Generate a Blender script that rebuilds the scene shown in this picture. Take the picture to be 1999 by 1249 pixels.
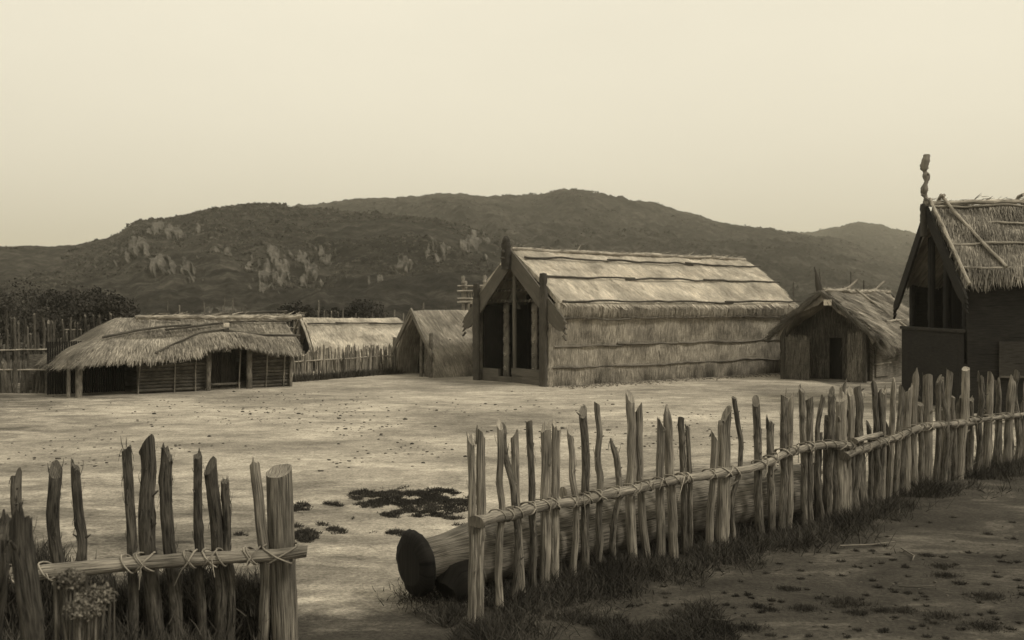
import bpy, math, random
import numpy as np
from mathutils import Vector
R = math.radians
random.seed(7); rng = np.random.default_rng(7)
scene = bpy.context.scene
for o in list(bpy.data.objects): bpy.data.objects.remove(o)

# ------------------------------------------------------------------ camera, world, sun
H = 2.8; F = 2000.0; HOR = 600.0; W, HT = 1999, 1249
cam_d = bpy.data.cameras.new('camera'); cam = bpy.data.objects.new('camera', cam_d)
scene.collection.objects.link(cam); scene.camera = cam
cam.location = (0, 0, H); cam.rotation_euler = (R(90), 0, 0)
cam_d.sensor_width = 36; cam_d.lens = 36 * F / W
cam_d.shift_y = -(HT / 2 - HOR) / W
cam_d.clip_start = 0.1; cam_d.clip_end = 20000
cam_d.dof.use_dof = True; cam_d.dof.focus_distance = 13; cam_d.dof.aperture_fstop = 3.0

SUN_EL, SUN_AZ = 46, 118          # azimuth clockwise from +Y (the view direction)
w = bpy.data.worlds.new('World'); scene.world = w; w.use_nodes = True
nt = w.node_tree; nt.nodes.clear()
def N(t, ty, **k):
    n = t.nodes.new(ty)
    for a, b in k.items(): setattr(n, a, b)
    return n
sky = N(nt, 'ShaderNodeTexSky', sky_type='NISHITA', sun_disc=False)
sky.sun_elevation = R(SUN_EL); sky.sun_rotation = R(SUN_AZ); sky.dust_density = 6; sky.air_density = 1.5
bw = N(nt, 'ShaderNodeRGBToBW')
mth = N(nt, 'ShaderNodeMath', operation='MULTIPLY_ADD'); mth.inputs[1].default_value = 0.12; mth.inputs[2].default_value = 8.1
mul = N(nt, 'ShaderNodeVectorMath', operation='SCALE'); mul.inputs[0].default_value = (1.0, 0.935, 0.765)
bg = N(nt, 'ShaderNodeBackground'); bg.inputs[1].default_value = 0.115
out = N(nt, 'ShaderNodeOutputWorld')
nt.links.new(sky.outputs[0], bw.inputs[0]); nt.links.new(bw.outputs[0], mth.inputs[0])
nt.links.new(mth.outputs[0], mul.inputs['Scale']); ctc = N(nt, 'ShaderNodeTexCoord'); cmap = N(nt, 'ShaderNodeMapping'); cmap.inputs['Scale'].default_value = (1, 1, 3)
cn = N(nt, 'ShaderNodeTexNoise'); cn.inputs['Scale'].default_value = 1.6; cn.inputs['Detail'].default_value = 5
cm = N(nt, 'ShaderNodeMath', operation='MULTIPLY_ADD'); cm.inputs[1].default_value = 0.22; cm.inputs[2].default_value = 0.89
cv = N(nt, 'ShaderNodeVectorMath', operation='SCALE')
nt.links.new(ctc.outputs['Generated'], cmap.inputs[0]); nt.links.new(cmap.outputs[0], cn.inputs['Vector']); nt.links.new(cn.outputs['Fac'], cm.inputs[0])
nt.links.new(mul.outputs[0], cv.inputs[0]); nt.links.new(cm.outputs[0], cv.inputs['Scale']); nt.links.new(cv.outputs[0], bg.inputs[0]); nt.links.new(bg.outputs[0], out.inputs[0])
sd = bpy.data.lights.new('sun', 'SUN'); so = bpy.data.objects.new('sun', sd); scene.collection.objects.link(so)
sd.energy = 2.3; sd.angle = R(9); sd.color = (1.0, 0.93, 0.80)
az = R(SUN_AZ); el = R(SUN_EL)
sv = Vector((math.sin(az) * math.cos(el), math.cos(az) * math.cos(el), math.sin(el)))
so.rotation_euler = sv.to_track_quat('Z', 'Y').to_euler()
vs = scene.view_settings; vs.view_transform = 'Standard'; vs.look = 'None'; vs.exposure = 0; vs.gamma = 1
scene.cycles.max_bounces = 5; scene.cycles.volume_bounces = 0

# ------------------------------------------------------------------ materials
def base_mat(name, rough=0.9, spec=0.2):
    m = bpy.data.materials.new(name); m.use_nodes = True
    b = m.node_tree.nodes['Principled BSDF']; b.inputs['Roughness'].default_value = rough
    b.inputs['Specular IOR Level'].default_value = spec
    return m, m.node_tree, b
def ramp(t, fac, stops):
    r = N(t, 'ShaderNodeValToRGB'); e = r.color_ramp.elements
    while len(e) < len(stops): e.new(0.5)
    for k, (p, c) in enumerate(stops):
        e[k].position = p; e[k].color = (c[0], c[1], c[2], 1) if hasattr(c, '__len__') else (c, c, c, 1)
    t.links.new(fac, r.inputs[0]); return r.outputs[0]
def noise(t, vec, scale, detail=4, rough=0.55, mp=None, dist=0):
    if mp:
        m = N(t, 'ShaderNodeMapping'); m.inputs['Scale'].default_value = mp
        t.links.new(vec, m.inputs[0]); vec = m.outputs[0]
    n = N(t, 'ShaderNodeTexNoise'); n.inputs['Scale'].default_value = scale; n.inputs['Detail'].default_value = detail
    n.inputs['Roughness'].default_value = rough; n.inputs['Distortion'].default_value = dist
    t.links.new(vec, n.inputs['Vector']); return n.outputs['Fac']
def mix(t, fac, a, b, mode='MIX'):
    m = N(t, 'ShaderNodeMix', data_type='RGBA', blend_type=mode)
    for s, v in ((m.inputs[0], fac), (m.inputs[6], a), (m.inputs[7], b)):
        if isinstance(v, bpy.types.NodeSocket): t.links.new(v, s)
        elif hasattr(v, '__len__'): s.default_value = (v[0], v[1], v[2], 1)
        else: s.default_value = v
    return m.outputs[2]
def sep(v): return (v, v * 0.905, v * 0.75)      # the dun brown of everything here
def finish(t, b, col, h=None, bump=0.4, dist=0.02):
    a = N(t, 'ShaderNodeAttribute', attribute_name='tint')
    t.links.new(mix(t, 1.0, col, a.outputs['Color'], 'MULTIPLY'), b.inputs['Base Color'])
    if h is not None:
        bp = N(t, 'ShaderNodeBump'); bp.inputs['Strength'].default_value = bump; bp.inputs['Distance'].default_value = dist
        t.links.new(h, bp.inputs['Height']); t.links.new(bp.outputs[0], b.inputs['Normal'])
def grain_mat(name, lo, hi, us=60, vs_=3, patch=(0.75, 1.15), bump=0.5, dist=0.01, crack=True):
    """fibre running along UV v; a patchy weathering in object space"""
    m, t, b = base_mat(name)
    uv = N(t, 'ShaderNodeTexCoord')
    g = noise(t, uv.outputs['UV'], 1, 5, 0.6, (us, vs_, 1))
    col = ramp(t, g, [(0.32, sep(lo)), (0.68, sep(hi))])
    pn = noise(t, uv.outputs['Object'], 1.6, 4)
    col = mix(t, 1.0, col, ramp(t, pn, [(0.3, patch[0]), (0.7, patch[1])]), 'MULTIPLY')
    if crack:
        c = noise(t, uv.outputs['UV'], 1, 2, 0.5, (us * 0.7, vs_ * 0.35, 1), 0.3)
        col = mix(t, 1.0, col, ramp(t, c, [(0.30, 0.25), (0.37, 1.0)]), 'MULTIPLY')
    finish(t, b, col, g, bump, dist); return m
M = {}
M['thatch'] = grain_mat('thatch', 0.30, 0.74, 26, 1.6, (0.78, 1.15), 0.7, 0.03, False)
M['thatch_old'] = grain_mat('thatch_old', 0.17, 0.52, 22, 1.6, (0.6, 1.15), 0.8, 0.04, False)
M['thatch_dark'] = grain_mat('thatch_dark', 0.06, 0.16, 22, 1.6, (0.6, 1.15), 0.8, 0.04, False)
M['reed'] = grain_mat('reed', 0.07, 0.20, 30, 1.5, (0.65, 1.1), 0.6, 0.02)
M['wood'] = grain_mat('wood', 0.06, 0.44, 70, 3.2, (0.55, 1.2), 1.0, 0.016)
M['bark'] = grain_mat('bark', 0.03, 0.19, 50, 6, (0.5, 1.3), 1.0, 0.025)
M['carved'] = grain_mat('carved', 0.028, 0.075, 40, 4, (0.75, 1.2), 0.6, 0.01)
M['board'] = grain_mat('board', 0.065, 0.12, 30, 1.5, (0.85, 1.15), 0.3, 0.005, False)
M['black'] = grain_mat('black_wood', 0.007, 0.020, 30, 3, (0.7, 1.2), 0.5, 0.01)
M['vine'] = grain_mat('vine', 0.16, 0.36, 60, 10, (0.7, 1.1), 0.4, 0.004, False)
m, t, b = base_mat('gravel', 0.95); M['gravel'] = m
tc = N(t, 'ShaderNodeTexCoord'); finish(t, b, ramp(t, noise(t, tc.outputs['Object'], 3), [(0.3, sep(0.10)), (0.7, sep(0.30))]))
M['rod_dark'] = grain_mat('rod_dark', 0.03, 0.09, 40, 2, (0.6, 1.3), 0.5, 0.01)
M['rod'] = grain_mat('rod', 0.05, 0.22, 40, 2, (0.5, 1.3), 0.5, 0.01)
m, t, b = base_mat('pale_paint', 0.6); M['pale'] = m
tc = N(t, 'ShaderNodeTexCoord'); finish(t, b, ramp(t, noise(t, tc.outputs['Object'], 9), [(0.3, sep(0.5)), (0.7, sep(0.68))]))
m, t, b = base_mat('foliage', 0.8); M['foliage'] = m
tc = N(t, 'ShaderNodeTexCoord'); finish(t, b, ramp(t, noise(t, tc.outputs['Object'], 0.5), [(0.3, sep(0.014)), (0.7, sep(0.04))]))
m, t, b = base_mat('scrub', 0.9); M['scrub'] = m
tc = N(t, 'ShaderNodeTexCoord'); finish(t, b, ramp(t, noise(t, tc.outputs['Object'], 0.06), [(0.3, sep(0.025)), (0.7, sep(0.06))]))
m, t, b = base_mat('grass', 0.85); M['grass'] = m
tc = N(t, 'ShaderNodeTexCoord'); finish(t, b, ramp(t, noise(t, tc.outputs['Object'], 1.5), [(0.3, sep(0.022)), (0.7, sep(0.07))]))
m, t, b = base_mat('rock', 0.9); M['rock'] = m
tc = N(t, 'ShaderNodeTexCoord'); g = noise(t, tc.outputs['Object'], 0.35, 8, 0.65)
finish(t, b, ramp(t, g, [(0.35, sep(0.025)), (0.65, sep(0.105))]), g, 1.0, 0.8)
m, t, b = base_mat('hill_ground', 0.95, 0.05); M['hill'] = m
tc = N(t, 'ShaderNodeTexCoord'); g = noise(t, tc.outputs['Object'], 0.16, 10, 0.78); g2 = noise(t, tc.outputs['Object'], 0.012, 4, 0.6, None, 0.6)
col = ramp(t, g, [(0.40, sep(0.010)), (0.50, sep(0.032)), (0.64, sep(0.085))])
col = mix(t, 1.0, col, ramp(t, g2, [(0.35, 0.55), (0.65, 1.3)]), 'MULTIPLY'); g3 = noise(t, tc.outputs['Object'], 0.045, 5, 0.6, None, 1.2); col = mix(t, 1.0, col, ramp(t, g3, [(0.42, 0.5), (0.52, 1.1)]), 'MULTIPLY')
finish(t, b, col, g, 1.0, 2.5)
# ground: pale pumice earth inside the yard, dark trodden soil outside the fence
m, t, b = base_mat('earth', 0.95, 0.1); M['earth'] = m
tc = N(t, 'ShaderNodeTexCoord'); P_ = tc.outputs['Object']
big = noise(t, P_, 0.22, 5, 0.6, (0.8, 1.0, 1), 0.5); mid = noise(t, P_, 0.9, 9, 0.72, (0.7, 1.15, 1), 0.5); fine = noise(t, P_, 22, 7, 0.8)
pale = ramp(t, mid, [(0.34, sep(0.27)), (0.52, sep(0.42)), (0.66, sep(0.58))])
m3 = noise(t, P_, 3.8, 8, 0.75); pale = mix(t, 1.0, pale, ramp(t, m3, [(0.34, 0.72), (0.62, 1.14)]), 'MULTIPLY')
pale = mix(t, 1.0, pale, ramp(t, big, [(0.34, 0.55), (0.60, 1.10)]), 'MULTIPLY')
dark = ramp(t, mid, [(0.36, sep(0.032)), (0.54, sep(0.065)), (0.66, sep(0.16))])
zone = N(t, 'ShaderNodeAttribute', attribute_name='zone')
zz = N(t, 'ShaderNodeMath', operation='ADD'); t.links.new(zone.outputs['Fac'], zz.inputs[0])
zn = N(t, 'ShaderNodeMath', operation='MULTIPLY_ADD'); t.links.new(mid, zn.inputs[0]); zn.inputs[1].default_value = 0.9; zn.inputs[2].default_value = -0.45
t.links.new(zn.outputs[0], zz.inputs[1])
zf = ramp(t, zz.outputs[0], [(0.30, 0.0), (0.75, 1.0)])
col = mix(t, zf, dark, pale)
col = mix(t, 1.0, col, ramp(t, fine, [(0.36, 0.5), (0.6, 1.15)]), 'MULTIPLY')
spk = noise(t, P_, 5.5, 3, 0.5); spz = noise(t, P_, 0.35, 3, 0.5)
sp1 = ramp(t, spk, [(0.645, 0.0), (0.68, 1.0)]); sp2 = ramp(t, spz, [(0.45, 0.0), (0.6, 0.75)])
spm = mix(t, 1.0, sp1, sp2, 'MULTIPLY')
col = mix(t, spm, col, sep(0.07))
hsum = N(t, 'ShaderNodeMath', operation='MULTIPLY_ADD'); t.links.new(fine, hsum.inputs[0]); hsum.inputs[1].default_value = 0.4; t.links.new(mid, hsum.inputs[2])
finish(t, b, col, hsum.outputs[0], 0.7, 0.07)

# ------------------------------------------------------------------ mesh builder
class MB:
    def __init__(s): s.V = []; s.U = []; s.T = []; s.Q = []; s.Tr = []; s.n = 0
    def add(s, v, quads=None, tris=None, uv=None, tint=1.0):
        v = np.asarray(v, float).reshape(-1, 3); k = len(v)
        s.V.append(v)
        s.U.append(np.asarray(uv, float).reshape(-1, 2) if uv is not None else np.stack([v[:, 0] + v[:, 1], v[:, 2]], 1))
        s.T.append(np.broadcast_to(np.asarray(tint, float), (k,)).copy())
        if quads is not None and len(quads): s.Q.append(np.asarray(quads, int).reshape(-1, 4) + s.n)
        if tris is not None and len(tris): s.Tr.append(np.asarray(tris, int).reshape(-1, 3) + s.n)
        s.n += k
    def build(s, name, mat, parent=None, smooth=False):
        me = bpy.data.meshes.new(name)
        V = np.concatenate(s.V); U = np.concatenate(s.U); T = np.concatenate(s.T)
        if parent is not None: V = V - np.array(parent.location)
        Q = np.concatenate(s.Q) if s.Q else np.zeros((0, 4), int); Tr = np.concatenate(s.Tr) if s.Tr else np.zeros((0, 3), int)
        loops = np.concatenate([Q.ravel(), Tr.ravel()]); nf = len(Q) + len(Tr)
        starts = np.concatenate([np.arange(len(Q)) * 4, len(Q) * 4 + np.arange(len(Tr)) * 3])
        me.vertices.add(len(V)); me.vertices.foreach_set('co', V.ravel())
        me.loops.add(len(loops)); me.loops.foreach_set('vertex_index', loops.astype(np.int32))
        me.polygons.add(nf); me.polygons.foreach_set('loop_start', starts.astype(np.int32))
        me.update(calc_edges=True); me.validate()
        if smooth: me.polygons.foreach_set('use_smooth', np.ones(len(me.polygons), bool))
        ul = me.uv_layers.new(name='UVMap'); li = np.zeros(len(me.loops), np.int32); me.loops.foreach_get('vertex_index', li)
        ul.data.foreach_set('uv', U[li].ravel())
        at = me.attributes.new('tint', 'FLOAT_COLOR', 'POINT')
        at.data.foreach_set('color', np.stack([T, T, T, np.ones_like(T)], 1).ravel())
        me.materials.append(mat)
        o = bpy.data.objects.new(name, me); scene.collection.objects.link(o)
        if parent is not None: o.parent = parent
        return o
def tag(o, label=None, cat=None, group=None, kind=None):
    if label: o['label'] = label
    if cat: o['category'] = cat
    if group: o['group'] = group
    if kind: o['kind'] = kind
    return o
def root(name, x, y, label, cat, group=None, z=0):
    o = bpy.data.objects.new(name, None); scene.collection.objects.link(o); o.location = (x, y, z); o.empty_display_size = 0.3
    return tag(o, label, cat, group)
def hsh(ix, iy, seed):
    n = (ix * 374761393 + iy * 668265263 + seed * 1442695041) & 0x7fffffff
    n = ((n ^ (n >> 13)) * 1274126177) & 0x7fffffff
    return ((n ^ (n >> 16)) & 0xffff) / 65535.0
def vnoise(x, y, seed=0):
    x = np.asarray(x, float); y = np.asarray(y, float)
    ix = np.floor(x).astype(np.int64); iy = np.floor(y).astype(np.int64); fx = x - ix; fy = y - iy
    fx = fx * fx * (3 - 2 * fx); fy = fy * fy * (3 - 2 * fy)
    a = hsh(ix, iy, seed); b_ = hsh(ix + 1, iy, seed); c = hsh(ix, iy + 1, seed); d = hsh(ix + 1, iy + 1, seed)
    return (a * (1 - fx) + b_ * fx) * (1 - fy) + (c * (1 - fx) + d * fx) * fy - 0.5
def fbm(x, y, seed=0, o=5, g=0.5):
    s = 0; a = 1
    for k in range(o): s = s + a * vnoise(x * 2 ** k, y * 2 ** k, seed + k * 17); a *= g
    return s
def norm(a): return a / np.maximum(np.linalg.norm(a, axis=-1, keepdims=True), 1e-9)
def tube(mb, path, rad, n=10, rough=0.06, groove=0.05, cap=True, tint=1.0, squash=1.0, tilt0=0, tilt1=0):
    """round member along a 3-D path, radii per point; ends cut slanted by tilt"""
    p = np.asarray(path, float); k = len(p); rad = np.broadcast_to(np.asarray(rad, float), (k,))
    d = norm(np.gradient(p, axis=0))
    ref = np.array([0, 0, 1.0]) if abs(d[k // 2, 2]) < 0.8 else np.array([0, 1.0, 0])
    a = norm(np.cross(d, ref)); c = norm(np.cross(a, d))
    th = np.arange(n) / n * 2 * np.pi
    gr = 1 + groove * rng.uniform(-1, 1, n)
    rr = rad[:, None] * gr[None] * (1 + rough * rng.uniform(-1, 1, (k, n)))
    v = p[:, None] + a[:, None] * (np.cos(th)[None, :, None] * rr[..., None]) + c[:, None] * (np.sin(th)[None, :, None] * rr[..., None] * squash)
    if tilt0: v[0] += d[0] * (np.cos(th + 1) * rad[0] * tilt0)[:, None]
    if tilt1: v[-1] += d[-1] * (np.cos(th) * rad[-1] * tilt1)[:, None]
    L = np.concatenate([[0], np.cumsum(np.linalg.norm(np.diff(p, axis=0), axis=1))]) + rng.uniform(0, 20)
    uv = np.stack([np.broadcast_to(th[None] * rad.max() + rng.uniform(0, 9), (k, n)), np.broadcast_to(L[:, None], (k, n))], -1)
    i = np.arange(k - 1)[:, None] * n + np.arange(n)[None]; j = np.arange(k - 1)[:, None] * n + (np.arange(n)[None] + 1) % n
    q = np.stack([i, j, j + n, i + n], -1).reshape(-1, 4)
    mb.add(v, q, None, uv, tint)
    if cap:
        for e, ring in ((0, v[0]), (1, v[-1])):
            cc = ring.mean(0)
            vv = np.concatenate([ring, cc[None]]); f = [(x, (x + 1) % n, n) if e else ((x + 1) % n, x, n) for x in range(n)]
            mb.add(vv, None, f, vv[:, :2] * 3, tint * 1.35)
def wob(p0, p1, k, amp, sd=None):
    p0 = np.array(p0, float); p1 = np.array(p1, float); t_ = np.linspace(0, 1, k)[:, None]
    p = p0 + (p1 - p0) * t_
    s = rng.uniform(0, 99); L = np.linalg.norm(p1 - p0)
    for ax in range(3): p[:, ax] += amp * 2 * fbm(t_[:, 0] * max(L, 1) * 0.9 + s, t_[:, 0] * 0 + ax * 7.3 + s, 3, 3)
    return p
def box(mb, o, A, B, C, jit=0.0, tint=1.0):
    """box from corner o with edge vectors A, B, C; grain along the longest"""
    o, A, B, C = [np.array(x, float) for x in (o, A, B, C)]
    E = sorted([A, B, C], key=lambda e: -np.linalg.norm(e)); g = norm(E[0]); a = norm(E[1]); c_ = norm(E[2])
    vs_ = [];
    for (e1, e2, e3) in ((A, B, C), (B, C, A), (C, A, B)):
        for s in (0, 1):
            q = [o + e3 * s, o + e1 + e3 * s, o + e1 + e2 + e3 * s, o + e2 + e3 * s]
            if s == 0: q = q[::-1]
            vs_.append(q)
    v = np.array(vs_).reshape(-1, 3); 
    if np.dot(np.cross(A, B), C) < 0: fl = [(4 * k + 3, 4 * k + 2, 4 * k + 1, 4 * k) for k in range(6)]
    else: fl = [(4 * k, 4 * k + 1, 4 * k + 2, 4 * k + 3) for k in range(6)]
    r0 = rng.uniform(0, 20)
    uv = np.stack([v @ a + v @ c_ + r0, v @ g + r0], 1)
    mb.add(v, fl, None, uv, tint)
def prism(mb, pts, off, tint=1.0, gdir=None):
    """flat polygon (fan from its first point... convex) pushed along off"""
    p = np.array(pts, float); off = np.array(off, float); n = len(p); c0 = p.mean(0)
    if gdir is None: gdir = p[1] - p[0]
    gdir = norm(np.array(gdir, float)); sd_ = norm(np.cross(gdir, off))
    uvf = lambda v: np.stack([v @ sd_, v @ gdir], 1)
    for s in (0, 1):
        v = np.concatenate([p + off * s, (c0 + off * s)[None]])
        mb.add(v, None, [(x, (x + 1) % n, n) if s else ((x + 1) % n, x, n) for x in range(n)], uvf(v), tint)
    for x in range(n):
        y = (x + 1) % n; v = np.array([p[x], p[y], p[y] + off, p[x] + off]); mb.add(v, [(0, 1, 2, 3)], None, uvf(v), tint)
def blobs(mb, c, r, n=1, seed=0, tint=1.0, lumps=0.25, res=(10, 7)):
    c = np.array(c, float); r = np.array(r, float)
    nu, nv = res; th = np.arange(nu) / nu * 2 * np.pi; ph = np.linspace(0.0, np.pi, nv)
    T_, P2 = np.meshgrid(th, ph); d = np.stack([np.cos(T_) * np.sin(P2), np.sin(T_) * np.sin(P2), np.cos(P2)], -1)
    s = 1 + lumps * 2 * fbm(d[..., 0] * 1.7 + seed * 3.1 + 9, d[..., 1] * 1.7 + d[..., 2] * 1.3 + seed, 5, 3)
    s[0] = s[0].mean(); s[-1] = s[-1].mean()
    v = c + d * s[..., None] * r
    i = np.arange(nv - 1)[:, None] * nu + np.arange(nu)[None]; j = np.arange(nv - 1)[:, None] * nu + (np.arange(nu)[None] + 1) % nu
    mb.add(v, np.stack([i + nu, j + nu, j, i], -1).reshape(-1, 4), None, None, tint)
def blades(mb, P, D, w_, l_, N_, tint, curve=0.0, tip=0.3):
    """thin leaves: P start, D direction, width w, length l, N normal"""
    S = norm(np.cross(D, N_)); w_ = np.asarray(w_)[:, None]; l_ = np.asarray(l_)[:, None]; n = len(P)
    mid = P + D * l_ * 0.5 + N_ * np.asarray(curve * l_) * 0.5; end = P + D * l_ + N_ * 0
    v = np.stack([P - S * w_ / 2, P + S * w_ / 2, mid - S * w_ * 0.42, mid + S * w_ * 0.42, end - S * w_ * tip / 2, end + S * w_ * tip / 2], 1)
    k = np.arange(n)[:, None] * 6
    q = np.concatenate([k + np.array([[0, 1, 3, 2]]), k + np.array([[2, 3, 5, 4]])], 0)
    u0 = rng.uniform(0, 30, n); uv = np.zeros((n, 6, 2)); uv[:, :, 0] = u0[:, None]; uv[:, 0:2, 1] = 0; uv[:, 2:4, 1] = 0.2; uv[:, 4:, 1] = 0.4; uv[:, 1::2, 0] += 0.02
    uv[:, :, 1] += rng.uniform(0, 9, n)[:, None]
    mb.add(v.reshape(-1, 3), q, None, uv.reshape(-1, 2), np.repeat(np.broadcast_to(tint, (n,)), 6))
def leaves(mb, C, size, tint):
    """randomly turned leaf clumps (quads) at points C"""
    n = len(C); a = norm(rng.normal(size=(n, 3))); b_ = norm(np.cross(a, rng.normal(size=(n, 3)))); s = np.asarray(size)[:, None] if np.ndim(size) else size
    v = np.stack([C - a * s, C + b_ * s * 0.6, C + a * s, C - b_ * s * 0.6], 1)
    k = np.arange(n)[:, None] * 4 + np.arange(4)[None]
    mb.add(v.reshape(-1, 3), k, None, None, np.repeat(np.broadcast_to(tint, (n,)), 4))

# ------------------------------------------------------------------ ground
fx_px = [400, 900, 940, 1075, 1235, 1420, 1535, 1650, 1800, 1900, 1980, 2200]
fx_Y = [8.3, 8.9, 9.1, 10.3, 11.1, 12.0, 12.8, 13.8, 15.6, 17.0, 18.4, 22.5]
def fenceY(px): return np.interp(px, fx_px, fx_Y)
_fX = [(p - 1000) * y / F for p, y in zip(fx_px, fx_Y)]
def gz(x, y):
    near = np.clip(1 - np.hypot(x, y - 20) / 80, 0, 1)
    return 0.035 * fbm(x * 0.35, y * 0.35, 11, 3) * near + 0.012 * fbm(x * 2.1, y * 2.1, 12, 3) * near
def spaced(lo, hi, c, fine_, grow):
    a = [c]; s = fine_
    while a[-1] < hi:
        a.append(a[-1] + s); s = s if abs(a[-1] - c) < 16 else s * grow
    b_ = [c]; s = fine_
    while b_[-1] > lo:
        b_.append(b_[-1] - s); s = s if abs(b_[-1] - c) < 16 else s * grow
    return np.array(b_[::-1][:-1] + a)
gx = spaced(-3000, 3000, 0, 0.14, 1.06); gy = spaced(-300, 3200, 18, 0.14, 1.06)
X, Y = np.meshgrid(gx, gy); Z = gz(X, Y)
Z = Z + 1.2 * np.clip((np.hypot(X, Y) - 90) / 100, 0, 1) * fbm(X * 0.02, Y * 0.02, 5, 3) - np.clip((np.hypot(X, Y) - 120) / 200, 0, 1) * 4
mb = MB(); nx, ny = len(gx), len(gy)
i = np.arange(ny - 1)[:, None] * nx + np.arange(nx - 1)[None]
mb.add(np.stack([X, Y, Z], -1), np.stack([i, i + 1, i + nx + 1, i + nx], -1).reshape(-1, 4))
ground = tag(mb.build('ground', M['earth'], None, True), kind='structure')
outd = np.interp(X, [-60, -16] + _fX + [60], [24, 8.5] + fx_Y + [60]) + 0.5
zone = np.clip((Y - outd) / 1.2 + 0.25, 0, 1)
zone = zone * (1 - 0.55 * np.clip((-X - 0.0) / 3, 0, 1) * np.clip((20 - Y) / 8, 0, 1))  # mostly lens vignetting, painted into the earth colour at the near left
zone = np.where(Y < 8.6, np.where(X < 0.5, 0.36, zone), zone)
zone = zone * np.clip(1.25 - 0.06 * np.clip(-X - 2, 0, 20), 0.38, 1)  # same vignetting painted as darker earth, growing toward the left
back = np.interp(X, [-40, -14, -7, -4, 14, 22, 40], [34, 38, 45, 46, 46, 38, 36])
zone = zone * np.clip(1 - (Y - back) / 3, 0, 1)
zone = np.where((X > 11.5) & (Y > 24), zone * 0.5, zone)
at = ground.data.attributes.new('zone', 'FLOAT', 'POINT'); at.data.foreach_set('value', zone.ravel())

# ------------------------------------------------------------------ hills
def sil(px, pts): a = np.array(pts, float); return np.interp(px, a[:, 0], a[:, 1])
HA = dict(R=430, r0=105, px=(-1300, 1500), pts=[(-1300, 520), (-500, 500), (0, 485), (100, 483), (150, 480), (200, 469), (235, 459), (268, 437), (300, 434), (350, 428), (400, 418), (450, 408), (500, 402), (540, 402), (575, 409), (640, 415), (750, 425), (850, 440), (950, 462), (1050, 495), (1200, 540), (1350, 575), (1500, 612)], seed=21)
HB = dict(R=800, r0=200, px=(300, 2300), pts=[(300, 560), (500, 440), (575, 412), (610, 411), (650, 401), (690, 391), (750, 389), (820, 385), (850, 381), (900, 381), (950, 386), (1010, 388), (1060, 384), (1100, 377), (1130, 378), (1170, 386), (1250, 403), (1300, 415), (1350, 426), (1400, 439), (1450, 445), (1500, 448), (1560, 458), (1650, 480), (1750, 510), (1900, 550), (2300, 610)], seed=31)
HC = dict(R=1300, r0=500, px=(1100, 3600), pts=[(1100, 560), (1400, 480), (1560, 457), (1600, 456), (1640, 448), (1675, 440), (1720, 446), (1780, 459), (1850, 470), (2050, 480), (2500, 490), (3600, 540)], seed=41)
def hill_h(h, px, r):
    """height of the hill surface along the sight line px at distance r"""
    top = (HOR - sil(px, h['pts'])) / F * h['R'] + H
    q = np.clip((r - h['r0']) / (h['R'] - h['r0']), 0, 1)
    shape = 0.45 * q + 0.55 * (q * q * (3 - 2 * q))
    ax = px / F * h['R']
    g = fbm(ax / 60 + 50, r / 110 + 9, h['seed'], 5, 0.55)
    shape = shape + 0.30 * g * q * (1 - q) * 2.2
    z = top * shape - 3
    z = z - np.clip(r - h['R'], 0, None) * 0.35
    bumpy = np.clip(q * 4, 0, 1)
    z = z + bumpy * (h['R'] / 430) * (1.3 * fbm(ax / 9, r / 9, h['seed'] + 3, 3, 0.6) + 0.9 * np.abs(fbm(ax / 3.1, r / 3.1, h['seed'] + 4, 2)))
    return z + 3 * q
def make_hill(h, name):
    pxs = np.arange(h['px'][0], h['px'][1], 4.0); rs = np.concatenate([np.linspace(h['r0'] - 25, h['R'], 200), h['R'] * np.array([1.01, 1.03, 1.06, 1.12, 1.3])])
    PX, RR = np.meshgrid(pxs, rs)
    Zh = hill_h(h, PX, RR); mb = MB(); n = len(pxs)
    i = np.arange(len(rs) - 1)[:, None] * n + np.arange(n - 1)[None]
    mb.add(np.stack([(PX - 1000) / F * RR, RR, Zh], -1), np.stack([i, i + 1, i + n + 1, i + n], -1).reshape(-1, 4))
    return tag(mb.build(name, M['hill'], None, True), kind='structure')
for h in (HA, HB, HC): make_hill(h, 'hill')
def on_hill(h, px, py):
    rs = np.linspace(h['r0'], h['R'], 600); z = hill_h(h, np.full(600, float(px)), rs)
    ok = np.where((z - H) / rs * F >= (HOR - py))[0]
    r = rs[ok[0]] if len(ok) else h['R'] * 0.97
    return np.array([(px - 1000) / F * r, r, float(hill_h(h, np.array([float(px)]), np.array([r]))[0])])
# scrub over the hillsides
mb = MB()
for h, n, sc in ((HA, 13000, 0.95), (HB, 8000, 1.15), (HC, 2500, 1.7)):
    px = rng.uniform(max(h['px'][0], -250), min(h['px'][1], 2250), n * 2); r = h['r0'] + (h['R'] * 1.0 - h['r0']) * rng.uniform(0.02, 1, n * 2) ** 0.75
    dens = fbm(px / F * h['R'] / 60, r / 60, h['seed'] + 9, 4); keep = dens > np.quantile(dens, 0.4)
    px = px[keep]; r = r[keep]; z = hill_h(h, px, r); s = sc * (0.35 + 0.65 * r / h['R']) * rng.uniform(0.5, 1.3, len(px)) * np.where(rng.random(len(px)) < 0.04, 2.2, 1)
    K = 10; off = norm(rng.normal(size=(len(px), K, 3))) * rng.uniform(0.3, 1, (len(px), K, 1)) * s[:, None, None]; off[..., 2] = np.abs(off[..., 2]) * 0.6
    C = np.stack([(px - 1000) / F * r, r, z - 0.1], -1)[:, None] + off
    tt = np.repeat(np.where(s > sc * 1.6, 0.5, rng.uniform(0.5, 1.9, len(px))), K)
    leaves(mb, C.reshape(-1, 3), np.repeat(s * 0.42, K), tt * rng.uniform(0.9, 1.1, len(tt)))
tag(mb.build('hillside_scrub', M['scrub']), 'low dark scrub covering the hillsides behind the village', 'scrub', kind='stuff')
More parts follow.
